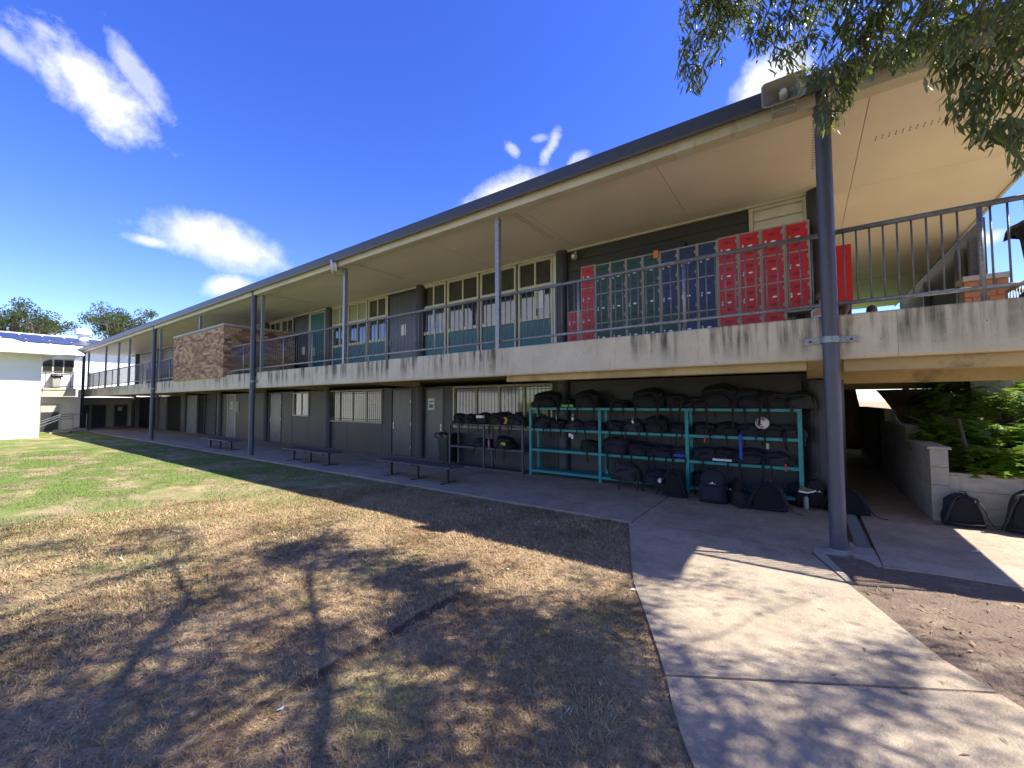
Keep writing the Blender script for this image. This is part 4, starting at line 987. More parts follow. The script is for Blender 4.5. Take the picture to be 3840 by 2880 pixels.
tag(MB().disc((-6.20, 8.47, 1.33), (-.2, -1, 0), .085, .085, .03, 20).build('tin_lid', 'yellow'), 'round yellow tin standing between two bags on the dark rack', 'tin')
def bit(name, lab, cat, m, *a): return tag(MB().box(*a).build(name, m), lab, cat)
bit('towel', 'pale blue folded towel on the bags on top of the dark rack', 'towel', 'white', -7.12, -6.90, 8.40, 8.5, 1.38, 1.45)
bit('cloth', 'lime green cloth under the flat bag on the teal rack left bay top', 'cloth', 'lime', -4.60, -4.30, 8.47, 8.52, 1.68, 1.73)
bit('webbing_strap', 'long bright blue strap hanging from the upper shelf of the right bay', 'strap', 'bluecol', -.98, -.93, 8.455, 8.463, .74, 1.20)
bit('binder', 'white binder edge sticking out below a black bag in the right bay', 'binder', 'paper', -1.42, -1.10, 8.44, 8.5, .70, .735)
bit('key_tag', 'red tag hanging at the left of the right bay below the upper shelf', 'tag', 'redtag', -1.565, -1.535, 8.47, 8.485, 1.03, 1.14)
bit('key_tag', 'red tag hanging off the square bag at the right end of the rack', 'tag', 'redtag', -.30, -.27, 8.44, 8.455, .60, .72)
bit('key_tag', 'white swing tag below the teal rack left bay upper shelf', 'tag', 'white', -4.40, -4.35, 8.44, 8.446, 1.00, 1.08)
bit('key_tag', 'lilac swing tag beside the white one below the teal rack left bay upper shelf', 'tag', 'paper', -4.345, -4.29, 8.45, 8.456, .96, 1.06)
bit('key_tag', 'pale ring-shaped key fob hanging under the football', 'tag', 'blind', -.56, -.52, 8.45, 8.46, .96, 1.06)
bit('pencil_case', 'royal blue pencil case at the right end of the middle bay lower shelf', 'case', 'bluecol', -2.12, -1.92, 8.46, 8.52, .72, .77)
bit('yellow_strip', 'yellow strip on the bag on the dark rack middle shelf', 'strap', 'yellow', -6.30, -6.17, 8.40, 8.43, .70, .78)
# football
t = thing('football', 'white football with black and red marks resting on the upper rack shelf', 'ball', (-.62, 8.58, M2+.24))
bm = bmesh_ = None
import bmesh
bm = bmesh.new(); bmesh.ops.create_icosphere(bm, subdivisions=3, radius=.11); me = bpy.data.meshes.new('ball'); bm.to_mesh(me); bm.free(); me.materials.append(MT['white']); me.polygons.foreach_set('use_smooth', [True]*len(me.polygons))
o = bpy.data.objects.new('ball_skin', me); COL.objects.link(o); o.parent = t
for a0, a1, el, m in ((-150, -95, 25, 'black'), (-140, -85, 5, 'black'), (-130, -70, -15, 'black'), (-95, -60, 45, 'redtag'), (-110, -80, -48, 'redtag')):
    pts = [Vector((math.cos(R(a))*math.cos(R(el-(a-a0)*.3)), math.sin(R(a))*math.cos(R(el-(a-a0)*.3)), math.sin(R(el-(a-a0)*.3))))*.1085 for a in range(a0, a1+1, 6)]
    q = MB(); q.tube([p+Vector(t['_loc']) for p in pts], .008 if m == 'black' else .018, 6); q.build('panel_stripe', m, t)
# trainer
t = thing('trainer', 'white-soled running shoe on the bags left of the nearest pole', 'shoe', (-.02, 8.2, .42))
MB().ext([(-.11, .345), (.0, .335), (.08, .36), (.115, .385), (.11, .395), (.07, .378), (.0, .355), (-.11, .372)], 'y', 8.06, 8.12).build('sole', 'white', t)
MB().ext([(-.105, .374), (0., .357), (.07, .38), (.10, .397), (.05, .405), (-.02, .42), (-.05, .44), (-.095, .43)], 'y', 8.063, 8.117).build('upper', 'hairbrown', t)

# floor drain beside the nearest pole
t = thing('drain_grate', 'long iron drain grate let into the paving beside the nearest pole', 'drain', (.53, 7.6, .0))
MB().box(.465, .60, 6.58, 8.66, -.06, -.05).build('channel', 'void', t)
b0 = None
g1 = MB().ext([(.460, -.05), (.468, -.05), (.468, PZ+.002), (.460, PZ+.002)], 'y', 6.57, 8.66); g1.build('edge_bar', 'grate', t)
MB().ext([(.600, -.05), (.608, -.05), (.608, PZ+.002), (.600, PZ+.002)], 'y', 6.57, 8.66).build('edge_bar', 'grate', t)
for i in range(3): MB().box(.492+i*.036, .500+i*.036, 6.58, 8.65, PZ-.02, PZ-.003).build('long_bar', 'grate', t)
for i in range(68):
    if b0 is None: b0 = MB().box(.469, .599, 6.59, 6.602, PZ-.016, PZ-.001).build('bar', 'grate', t)
    else: inst(b0, (b0.location.x, b0.location.y+i*.0306, b0.location.z), t)
# ============================================================ RETAINING WALLS, GARDEN (right)
t = thing('block_wall', 'stepped grey concrete block retaining wall running back under the balcony', 'retaining wall', (1.6, 12, 0))
def course(x0, x1, ya, yb, z0, n, h, L_=.40):
    for k in range(n):
        y = ya-(.2 if k % 2 else 0)
        while y < yb:
            a, c = max(y, ya), min(y+L_, yb)
            if c-a > .03 and a < 13.5: MB().box(x0, x1, a+.004, c-.004, z0+k*h+.004, z0+(k+1)*h-.002).build('block', 'block', t)
            elif c-a > .03: pass
            y += L_
    if yb > 13.5: MB().box(x0, x1, max(ya, 13.5), yb, z0, z0+n*h).build('wall_body', 'block', t)
MB().box(1.53, 1.66, 8.64, 18, .0, 1.02).build('wall_core', 'mortar', t)
h = .262
course(1.50, 1.69, 8.60, 18, .03, 4, h, .6)
course(1.50, 1.69, 10.35, 18, .03+4*h, 1, .25, .6)
course(1.50, 1.69, 12.7, 18, .03+4*h+.25, 1, .27, .6)
MB().box(1.47, 1.72, 8.57, 10.34, .03+4*h, .03+4*h+.035).build('capping', 'block', t)
t2 = thing('sleeper_wall', 'low grey concrete sleeper wall with pale top edge behind the two rucksacks', 'retaining wall', (4, 8.75, 0))
for k in range(3): MB().box(1.80, 12, 8.70+.0, 8.78, .03+k*.225+.004, .03+(k+1)*.225-.002).build('sleeper', 'sleeper', t2)
MB().box(1.698, 1.795, 8.655, 8.80, .03, .70).build('post', 'sleeper', t2)
MB().box(1.70, 12, 8.67, 8.79, .7065, .735).build('capping', 'newconc', t2)
def gh(x, y):
    f = min(1, max(0, (y-8.8)/7.0)); return .66+f*1.45+.05*mnoise.noise((x, y, 0))
gridz('garden_bed', lin(1.695, 14, 26), lin(8.79, 16.3, 26), gh, 'plantmulch')
t3 = thing('sleeper_wall', 'second sleeper wall higher up the slope behind the shrubs', 'retaining wall', (6, 16.3, 2))
for k in range(3): MB().box(2.4, 16, 16.3, 16.38, 1.98+k*.15, 1.98+(k+1)*.15-.008).build('sleeper', 'sleeper', t3)
for x in (2.4, 4.15, 6.2, 8.2): MB().box(x-.07, x+.07, 16.24, 16.298, 1.9, 2.45).build('post', 'capstone', t3)
def lawn2(x, y): return 2.40+max(0, y-16.4)*.03
MT['lushgrass'] = mat('lush_lawn', (.075, .155, .018), .9, (.12, .20, .03), 3, bump=1, bscale=60)
gridz('upper_lawn', lin(-2, 70, 20), lin(16.4, 80, 20), lawn2, 'lushgrass')
gridz('bank', lin(-.4, 1.69, 8), lin(17.6, 24, 8), lambda x, y: .2+max(0, y-17.6)*.55, 'plantmulch')

# lobed-leaf shrubs
def lobed_leaf(b, base, dirv, up, L_, W_):
    d = dirv.normalized(); s = d.cross(up).normalized(); u = s.cross(d)
    n = 4; c = [base+d*(L_*i/n)+u*(-.22*L_*(i/n)**2) for i in range(n+1)]
    for i in range(n):
        w = W_*(.9 if i in (1, 2) else .6)
        m_ = (c[i]+c[i+1])/2+d*(L_*.06)
        for sg in (-1, 1):
            tip = m_+s*(sg*w)+d*(L_*.05)-u*(.02)
            b.add([c[i], tip, c[i+1]], [(0, 1, 2)])
    b.add([c[n-1], c[n]+d*L_*.12, c[n-1]+s*W_*.25, c[n-1]-s*W_*.25], [(0, 2, 1), (0, 1, 3)])
def shrub(x, y, z, r_, h, seed, lab, nst=42, LL=.26):
    r_ *= 1.12; h *= 1.42
    t = thing('shrub', lab, 'shrub', (x, y, z), group='lobed-leaf shrubs in the raised garden bed')
    q = random.Random(seed); leaves = MB(); stems = MB()
    for i in range(nst):
        a = q.random()*2*math.pi; el = R(15+q.random()*70); Ls = (.55+.5*q.random())
        e = Vector((math.cos(a)*math.cos(el)*r_*Ls, math.sin(a)*math.cos(el)*r_*Ls, math.sin(el)*h*Ls))
        b0_ = Vector((x, y, z)); tip = b0_+e
        stems.tube([b0_+Vector((math.cos(a), math.sin(a), 0))*.04, b0_+e*.55+Vector((0, 0, .06*h)), tip], [.008, .006, .003], 4)
        for j in range(3):
            dv = Vector((math.cos(a+q.uniform(-.9, .9)), math.sin(a+q.uniform(-.9, .9)), q.uniform(-.25, .45)))
            lobed_leaf(leaves, tip-e*.12*j+Vector((q.uniform(-.04, .04), q.uniform(-.04, .04), 0)), dv, Vector((0, 0, 1)), LL*q.uniform(.7, 1.2), LL*.38*q.uniform(.8, 1.2))
    tag(leaves.build('foliage', 'shrubleaf', t), kind='stuff'); tag(stems.build('stems', 'trunk', t), kind='stuff')
    return t
sh = [(2.3, 9.1, .36, .28, 'front left'), (2.85, 9.15, .38, .30, 'front second'), (3.5, 9.3, .45, .32, 'front third'), (1.98, 10.1, .36, .48, 'middle left'), (2.7, 10.4, .45, .34, 'middle second'), (3.6, 10.9, .55, .38, 'middle third'), (2.35, 11.9, .5, .50, 'back left'), (3.2, 12.0, .6, .48, 'back second'), (4.1, 12.3, .7, .6, 'back third'), (2.75, 14.0, .6, .45, 'top left'), (3.8, 14.4, .8, .50, 'top second'), (4.9, 14.4, .9, .6, 'top third'), (3.15, 13.2, .6, .55, 'upper left'), (4.0, 13.5, .8, .6, 'upper second')]
for i, (x, y, r_, h_, w) in enumerate(sh):
    shrub(x, y, gh(x, y)-.02, r_, h_, 100+i, 'green lobed-leaf shrub in the raised bed, %s of the clump' % (w+' row' if 'row' not in w else w), 90 if y < 11 else 60, .30)
t = thing('garden_stake', 'thin dark leaning stake among the shrubs behind the low sleeper wall', 'stake', (2.1, 9.1, .7))
MB().tube([(2.02, 8.98, .70), (1.95, 9.25, 1.5)], .022, 6).build('stake_rod', 'timberdark', t)

# far side of the open balcony: dark boarded screen, posts, brick pier, picket stair rail
t = thing('boarded_screen', 'weathered brown boarded screen wall below the roof edge at the far right', 'screen wall', (3.1, 16, SL))
for i in range(16): MB().box(3.30, 3.34, 13.2+i*.6, 13.2+i*.6+.592, SL, 5.8).build('board', 'timberdark', t)
for y in (13.6, 14.6, 18.): MB().box(3.16, 3.297, y-.08, y+.08, SL, 5.5).build('post', 'galvdark', t)
t = thing('brick_pier', 'low orange brick pier with pale capping beyond the balcony railing', 'brick pier', (3.3, 13, SL))
MB().box(2.93, 3.54, 12.92, 13.4, 1, 4.36).build('mortar_core', 'mortar', t)
for r_ in range(18):
    z0 = 4.36-.115*(r_+1); off = .12 if r_ % 2 else 0; x = 2.91-off
    while x < 3.56:
        a, c = max(x, 2.91), min(x+.23, 3.56)
        if c-a > .03: MB().box(a, c-.012, 12.90, 12.93, z0, z0+.10).build('brick', 'brickor', t)
        x += .24
MB().box(2.89, 3.58, 12.86, 13.45, 4.362, 4.47).build('capping', 'capstone', t)
t = thing('picket_rail', 'timber picket stair rail sloping up beside the brick pier', 'stair rail', (3.7, 12, SL))
MB().ext([(11.4, 3.55), (13.8, 4.35), (13.8, 4.42), (11.4, 3.62)], 'x', 3.62, 3.67).build('top_rail', 'trunk', t)
for i in range(11): MB().box(3.31+i*.055-.3, 3.31+i*.055+.03-.3, 11.9, 11.93, SL, 3.60).build('picket', 'trunk', t)

# ============================================================ WHITE BUILDING (left)
wbd = thing('white_building', 'long white two storey block with hipped metal roof at the left edge', 'building', (-36, 0, 0))
MB().box(-46, -33.2, -30, 3.40, -.2, 4.55).build('wall', 'whitewall', wbd)
b = MB(); b.add([(-32.28, -30, 4.42), (-32.28, 3.95, 4.42), (-46, 3.95, 4.42), (-46, -30, 4.42), (-32.28, -30, 4.50), (-32.28, 3.95, 4.50), (-46, 3.95, 4.50), (-46, -30, 4.50), (-36.6, -30, 5.50), (-36.6, 2.6, 5.50), (-40, 2.6, 5.50), (-40, -30, 5.50)],
 [(0, 1, 5, 4), (1, 2, 6, 5), (2, 3, 7, 6), (4, 5, 9, 8), (5, 6, 10, 9), (6, 7, 11, 10), (8, 9, 10, 11), (0, 3, 2, 1), (0, 4, 8, 11, 7, 3)]); b.build('roof', 'roofwhite', wbd)
MB().box(-32.27, -32.15, -30, 4.0, 4.40, 4.52).build('gutter', 'roofwhite', wbd)
MB().ext([(-39.35, 5.02), (-39.35, 5.12), (-43.5, 5.85), (-47, 5.85), (-47, 5.02)], 'y', 3.2, 5.95).build('roof', 'roofwhite', wbd)
# recessed cream part behind with windows, doors and walkway
MB().box(-46, -40.0, 3.42, 5.9, -.1, 2.28).build('wall', 'creamwall', wbd)
MB().box(-46, -40.0, 3.42, 5.55, 2.83, 5.01).build('wall', 'whitewall', wbd)
w = MB().box(-39.99, -39.95, 4.08, 5.52, 3.78, 4.78).build('window', 'cream', wbd)
for a in (4.14, 4.62, 5.08): MB().box(-39.945, -39.93, a, a+.40, 3.85, 4.70).build('pane', 'glassup', w)
MB().box(-39.99, -39.5, 3.9, 5.6, 2.30, 2.82).build('landing', 'fascia', wbd)
w = MB().box(-39.99, -39.96, 4.12, 4.93, -.05, 1.80).build('roller_door', 'capstone', wbd); MB().box(-39.955, -39.94, 4.14, 4.91, -.04, 1.27).build('door_panel', 'pillar', w)
MB().box(-50, -44.02, 5.9, 9.6, -.1, 2.28).build('wall', 'creamwall', wbd)
for a, b_ in ((6.18, 6.92), (7.12, 7.86), (8.38, 9.10)):
    f = MB().box(-44.015, -43.98, a-.07, b_+.07, 0, 1.76).build('door_frame', 'newconc', wbd); MB().box(-43.975, -43.95, a, b_, .02, 1.68).build('door_panel', 'pillar', f)
MB().box(-43.945, -43.94, 8.55, 8.8, 1.25, 1.55).build('notice', 'paper', wbd)
MB().ext([(-46.2, 5.62), (-42.0, 5.60), (-42.0, 5.66), (-52, 7.4), (-60, 5.6)], 'y', -12, 5.8).build('rear_roof', 'roofwhite', wbd) if 0 else None
rb_ = thing('solar_roof_building', 'rear white block whose sloping metal roof carries rows of solar panels', 'building', (-48, 0, 0))
MB().box(-62, -52.2, -30, 22, -.1, 6.55).build('wall', 'whitewall', rb_)
MB().ext([(-51.5, 6.50), (-51.5, 6.62), (-58.0, 8.30), (-58.5, 8.30), (-66, 6.62), (-66, 6.50)], 'y', -30, 22).build('roof', 'roofwhite', rb_)
def rz_(X): return 6.62+(-51.5-X)*(1.68/6.5)
sp0 = None
for row, (xa, xb) in enumerate(((-52.7, -54.5), (-54.8, -56.6))):
    for i in range(22):
        y = 10.0-i*1.35 - (0 if row == 0 else .2)
        if sp0 is None or row != sp0[1]:
            za, zb_ = rz_(xa)+.12, rz_(xb)+.12
            m_ = MB(); m_.ext([(xa, za), (xa, za-.04), (xb, zb_-.04), (xb, zb_)], 'y', y, y+1.26); o = m_.build('solar_panel', 'solar', rb_, origin=(xa, y, za)); sp0 = (o, row, y)
        else: inst(sp0[0], (sp0[0].location.x, sp0[0].location.y+(y-sp0[2]), sp0[0].location.z), rb_)
MB().lathe((-56.2, 8.3, 7.7), [(.38, 0), (.38, .65), (.58, .7), (.58, 1.12), (.48, 1.22)], 18).build('roof_ventilator', 'roofwhite', rb_)
# walkway railings of the recess, entrance ramp handrails, steps and small bin
t = thing('landing_rail', 'thin grey railing of the white building upper landing', 'railing', (-39.4, 4.7, 2.83))
for z in (3.88, 3.72, 2.95): MB().tube([(-39.3, 3.95, z), (-39.3, 6.2, z)], .022, 6).build('rail', 'galvdark', t)
for y in (3.95, 4.2, 5.3, 6.2): MB().tube([(-39.3, y, 2.8), (-39.3, y, 3.88)], .02, 6).build('post', 'galvdark', t)
wheelie(-39.7, 4.72, 2.84, 'capstone', 'pale bin with liner on the white building landing', rz=1.5, s=.9)
t = thing('handrail', 'looping steel double handrail at the steps by the white building', 'handrail', (-36.3, 4, 0))
for o_ in (0, .13, .3):
    MB().tube([(-34.6, 2.75, .62-o_), (-34.7, 2.95, .72-o_*.8), (-35.2, 3.5, .74-o_), (-36.8, 4.6, 1.15-o_*.9), (-37.2, 5.2, 1.18-o_)], .022, 6).build('rail', 'galv', t, smooth=True)
for x, y, h_ in ((-35.2, 3.5, .7), (-36.8, 4.6, 1.1), (-37.2, 5.2, 1.15), (-39.8, 6.2, 1.15)): MB().tube([(x, y, 0), (x, y, h_)], .022, 6).build('post', 'galv', t)
for z in (1.12, .22): MB().tube([(-37.2, 5.2, z), (-41.9, 6.25, z)], .02, 6).build('rail', 'galvdark', t)
slab('concrete_step', [(-37.6, 4.4), (-36.6, 4.15), (-36.9, 5.0), (-37.9, 5.3)], -.05, .10, 'newconc')
slab('concrete_step', [(-38.6, 4.6), (-37.7, 4.42), (-38.0, 6.0), (-40, 6.02)], -.05, .17, 'newconc')

# ============================================================ DISTANT TREES
def far_tree(c, r_, seed, lab, flat=.75, n=9000):
    c = Vector(c); t = thing('tree', lab, 'tree', (c.x, c.y, 0)); q = random.Random(seed)
    MB().tube([(c.x, c.y, -1), (c.x+.3, c.y, c.z*.5), (c.x, c.y, c.z)], [.5, .35, .15], 8).build('trunk', 'trunk', t)
    cl = [(c+Vector((q.gauss(0, .55)*r_, q.gauss(0, .55)*r_, q.gauss(0, .38)*r_*flat)), r_*q.uniform(.24, .42)) for _ in range(44)]
    b = MB()
    for _ in range(n):
        cc, cr_ = q.choice(cl); d = Vector((q.gauss(0, 1), q.gauss(0, 1), q.gauss(0, 1))).normalized()*cr_*(q.random()**.4); p = cc+Vector((d.x, d.y, d.z*.7))
        s = q.uniform(.07, .17)*r_/4; a = Vector((q.gauss(0, 1), q.gauss(0, 1), q.gauss(0, 1))).normalized(); e = a.orthogonal().normalized()
        b.add([p-a*s, p+e*s*.6, p+a*s, p-e*s*.6], [(0, 1, 2, 3)])
    for cc, cr_ in cl[:14]: pass
    tag(b.build('crown', 'farleaf', t), kind='stuff')
    bb = MB()
    for cc, cr_ in cl: bb.tube([(c.x, c.y, c.z*.6), (c+(cc-c)*.5), cc], [.18, .1, .04], 5)
    tag(bb.build('limbs', 'trunk', t), kind='stuff')
def at(px, py, d): return Vector((0, 0, EYE))+ray(px, py)*d
far_tree(at(45, 1210, 62), 4.6, 1, 'broad grey-green tree behind the solar roof at the left edge', .8)
far_tree(at(150, 1240, 62), 1.8, 4, 'small tree just right of the broad one behind the solar roof', .8, 900)
far_tree(at(450, 1225, 70), 4.2, 2, 'rounded green tree rising behind the far end of the balcony roof', .8)
far_tree(at(2020, 1500, 1), 1, 9, 'x', 1, 1) if 0 else None

# ============================================================ STUDENTS sitting on the balcony floor
def skin_mesh(name, chain, m, parent, sub=1):
    """chain: list of (parent_index, (x,y,z), radius_x, radius_y)"""
    me = bpy.data.meshes.new(name); me.from_pydata([c[1] for c in chain], [(c[0], i) for i, c in enumerate(chain) if c[0] is not None], [])
    o = bpy.data.objects.new(name, me); COL.objects.link(o); o.parent = parent
    sk = o.modifiers.new('skin', 'SKIN'); sk.use_smooth_shade = True
    for i, c in enumerate(chain): me.skin_vertices[0].data[i].radius = (c[2], c[3] if len(c) > 3 else c[2])
    me.skin_vertices[0].data[0].use_root = True
    sb = o.modifiers.new('sub', 'SUBSURF'); sb.levels = sub; sb.render_levels = sub
    me.materials.append(MT[m]); return o
def student(x, y, rz, skin, hair, lab, tilt=0., hl=1.):
    t = thing('person', lab, 'person', (x, y, SL), rz)
    c = [(None, (0, 0, .12), .13, .11), (0, (0, .02, .30), .125, .09), (1, (0, .0, .48), .15, .095), (2, (0, -.01, .585), .055), (3, (0, -.03+tilt, .65), .05),
         (4, (0, -.05+tilt, .715), .072, .085), (5, (0, -.045+tilt, .79), .078, .092), (6, (0, -.03+tilt, .85), .055, .065)]
    for s in (-1, 1):
        n = len(c)
        c += [(2, (s*.17, 0, .53), .052), (n, (s*.24, -.06, .30), .04), (n+1, (s*.17, -.26, .22), .032), (n+2, (s*.10, -.34, .26), .028)]
        m_ = len(c)
        c += [(0, (s*.12, -.05, .11), .085), (m_, (s*.20, -.42, .34), .06), (m_+1, (s*.13, -.66, .06), .042), (m_+2, (s*.13, -.78, .03), .035)]
    body = skin_mesh('body', c, skin, t, 2)
    sh_ = [(None, (0, 0, .14), .145, .12), (0, (0, .02, .30), .14, .105), (1, (0, .0, .48), .165, .11), (2, (0, -.01, .565), .075)]
    for s in (-1, 1):
        n = len(sh_); sh_ += [(2, (s*.175, 0, .535), .065), (n, (s*.225, -.045, .38), .058)]
    skin_mesh('shirt', sh_, 'shirt', t, 2)
    st = [(None, (0, 0, .10), .15, .125)]
    for s in (-1, 1):
        n = len(st); st += [(0, (s*.12, -.06, .11), .10), (n, (s*.18, -.32, .27), .085)]
    skin_mesh('shorts', st, 'shorts', t, 2)
    bm = bmesh.new(); bmesh.ops.create_icosphere(bm, subdivisions=3, radius=1)
    for v in list(bm.verts):
        f = v.co.copy()
        if f.y < -.35 and f.z < .35: pass
        n_ = 1+.06*mnoise.noise(f*4)
        v.co = Vector((f.x*.092*n_, f.y*.108*n_ -.03+tilt+.012, f.z*.105*n_+.79))
    bmesh.ops.delete(bm, geom=[v for v in bm.verts if (v.co.y < -.065+tilt and v.co.z < .83) or v.co.z < .72], context='VERTS')
    me = bpy.data.meshes.new('hair'); bm.to_mesh(me); bm.free(); me.materials.append(MT[hair]); me.polygons.foreach_set('use_smooth', [True]*len(me.polygons))
    o = bpy.data.objects.new('hair', me); COL.objects.link(o); o.parent = t
    q = MB(); q.v = []; fy = -.135+tilt
    q.tube([(0, fy+.012, .775), (0, fy-.012, .745), (0, fy+.01, .735)], [.008, .014, .01], 6)
    f_ = MB(); f_.tube([(0, 0, 0), (0, 0, .001)], .001, 4)
    me = bpy.data.meshes.new('nose'); me.from_pydata(q.v, [], q.f); me.materials.append(MT[skin]); o = bpy.data.objects.new('nose', me); COL.objects.link(o); o.parent = t
    for s in (-1, 1):
        q = MB(); q.disc((s*.032, fy+.008, .785), (0, -1, 0), .011, .007, .004, 8); me = bpy.data.meshes.new('eye'); me.from_pydata(q.v, [], q.f); me.materials.append(MT['black']); o = bpy.data.objects.new('eye', me); COL.objects.link(o); o.parent = t
        q = MB(); q.disc((s*.083, -.03+tilt, .765), (s, 0, 0), .02, .03, .012, 8); me = bpy.data.meshes.new('ear'); me.from_pydata(q.v, [], q.f); me.materials.append(MT[skin]); o = bpy.data.objects.new('ear', me); COL.objects.link(o); o.parent = t
    return t
student(.28, 8.6, 2.2, 'skinlight', 'hairbrown', 'person with curly brown hair and white shirt sitting behind the nearest pole', 0)
student(.64, 9.9, 1.75, 'skindark', 'hairblack', 'person with short black hair and white shirt sitting right of the nearest pole', 0)
student(1.12, 10.5, 3.0, 'skinlight', 'hairblack', 'person of whom only dark hair shows above the slab, right of the others', -.02)
for o, k_ in zip([o for o in bpy.data.objects if o.name.startswith('person')], (.88, .93, .90)): o.scale = (k_, k_, k_)
bag(5, .0, 8.75, SL, 'black bag stowed under the rightmost red locker tower', 0, .9)
# low dark bag lockers along the far balcony
for i, x in enumerate((-31.0, -29.6, -28.2, -26.8, -25.4)):
    t = thing('bag_locker', 'low dark locker bench behind the far balustrade, %s from the left' % order[i], 'locker bench', (x, 7.4, SL))
    MB().box(x, x+1.35, 7.2, 7.6, SL+.02, SL+.98).build('shell', 'pillar', t)
    for j in range(3): MB().box(x+.03+j*.44, x+.44+j*.44, 7.185, 7.199, SL+.08, SL+.92).build('locker_door', 'rackdark', t)
# ============================================================ GUM TREE overhead (trunk outside the frame, right)
rt_ = random.Random(21)
tree = thing('gum_tree', 'narrow-leaved gum tree whose branches hang into the top right corner', 'tree', (4.9, .2, 0))
TB = Vector((4.9, .2, 0))
MB().tube([(4.9, .2, -.1), (4.86, .22, .6), (4.75, .3, 1.6), (4.6, .45, 2.6), (4.45, .6, 3.4)], [.30, .24, .21, .19, .17], 14).build('trunk', 'trunk', tree, smooth=True)
tips = []
def okpt(p, leaf=True):
    """keeps foliage out of the open sky: the crown ends at the right of the view"""
    s = seen(p)
    if s is None: return True
    x, y = s
    if x < -120 or x > 4000 or y < -120 or y > 3000: return True
    m = 1500*mnoise.noise((x*.0016, y*.0016, 0))*.12
    if x < 2540: return False
    # lower edge of the hanging foliage across the frame
    prof = [(2480, 130), (2540, 430), (2640, 330), (2760, 170), (2900, 330), (3020, 360), (3070, 540), (3160, 500), (3240, 330), (3330, 260), (3450, 340), (3540, 470), (3640, 600), (3740, 560), (3840, 760), (4000, 790)]
    for (a, ya), (b_, yb) in zip(prof[:-1], prof[1:]):
        if a <= x <= b_: lim = ya+(yb-ya)*(x-a)/(b_-a); return y < lim+25*math.sin(x*.07)
    return True
def branch(p, d, L_, r_, depth, name_parent, bufs):
    n = max(3, int(L_/.35)); pts = [p.copy()]; rad = [r_]; q = p.copy(); dd = d.normalized()
    for i in range(n):
        dd = (dd+Vector((rt_.gauss(0, .13), rt_.gauss(0, .13), rt_.gauss(0, .09)-(.035 if depth > 1 else .0)))).normalized()
        q = q+dd*(L_/n)
        if q.z > 8.3: dd.z -= .25
        if not okpt(q) and depth > 0: break
        pts.append(q.copy()); rad.append(r_*(1-.72*(i+1)/n))
    if len(pts) < 2: return
    bufs[min(depth, 2)].tube(pts, rad, 7 if depth < 2 else 4)
    if depth >= 2:
        for f in range(1, len(pts)): tips.append((pts[f], (pts[f]-pts[f-1]).normalized()))
    if depth < 3:
        k = {0: 8, 1: 7, 2: 5}[depth]
        for j in range(k):
            f = .22+.78*(j+rt_.random())/k; idx = min(len(pts)-1, max(1, int(f*(len(pts)-1)))); a = rt_.uniform(0, 2*math.pi)
            side = dd.cross(Vector((0, 0, 1))); side = side.normalized() if side.length > .01 else Vector((1, 0, 0)); upv = side.cross(dd)
            nd = (pts[idx]-pts[idx-1]).normalized()*.65+(side*math.cos(a)+upv*math.sin(a)*.45)*.85
            branch(pts[idx], nd, L_*rt_.uniform(.42, .62), rad[idx]*.55, depth+1, None, bufs)
goals = [(-2.4, 2.6, 7.2), (-1.6, 4.2, 6.9), (.2, 4.9, 6.6), (1.2, 3.6, 7.2), (2.6, 5.4, 6.2), (3.6, 5.0, 5.4), (4.6, 5.0, 6.6), (.4, 1.9, 7.8), (-.8, .2, 7.6), (2.5, -1.5, 7.8), (-2.0, -.8, 7.2), (5.8, 2.5, 7.4), (2.2, 1.6, 8.0), (-2.6, 1.0, 7.4)]
sub = [MB(), MB(), MB()]
for i, g_ in enumerate(goals):
    g_ = Vector(g_); st = Vector((4.45, .6, 3.4)) if i % 2 else Vector((4.6, .45, 2.7))
    lb_ = MB(); mid = st+(g_-st)*.5+Vector((rt_.uniform(-.3, .3), rt_.uniform(-.3, .3), .8))
    N_ = 9; pts = []; rad = []
    for j in range(N_):
        f = j/(N_-1); p = st*(1-f)**2+mid*2*f*(1-f)+g_*f*f
        p += Vector((rt_.gauss(0, .13), rt_.gauss(0, .13), rt_.gauss(0, .10))) if 0 < j else Vector((0, 0, 0))
        if not okpt(p): break
        pts.append(p); rad.append(.075*(1-f)+.016)
    if len(pts) < 3: continue
    lb_.tube(pts, rad, 9); lb_.build('branch', 'trunk', tree, smooth=True)
    for j in range(2, len(pts)):
        for _ in range(4):
            a = rt_.uniform(0, 2*math.pi); dv = (pts[j]-pts[j-1]).normalized()*.5+Vector((math.cos(a), math.sin(a), rt_.uniform(-.35, .45)))
            branch(pts[j], dv, rt_.uniform(1.0, 1.9), rad[j]*.5, 1, None, sub)
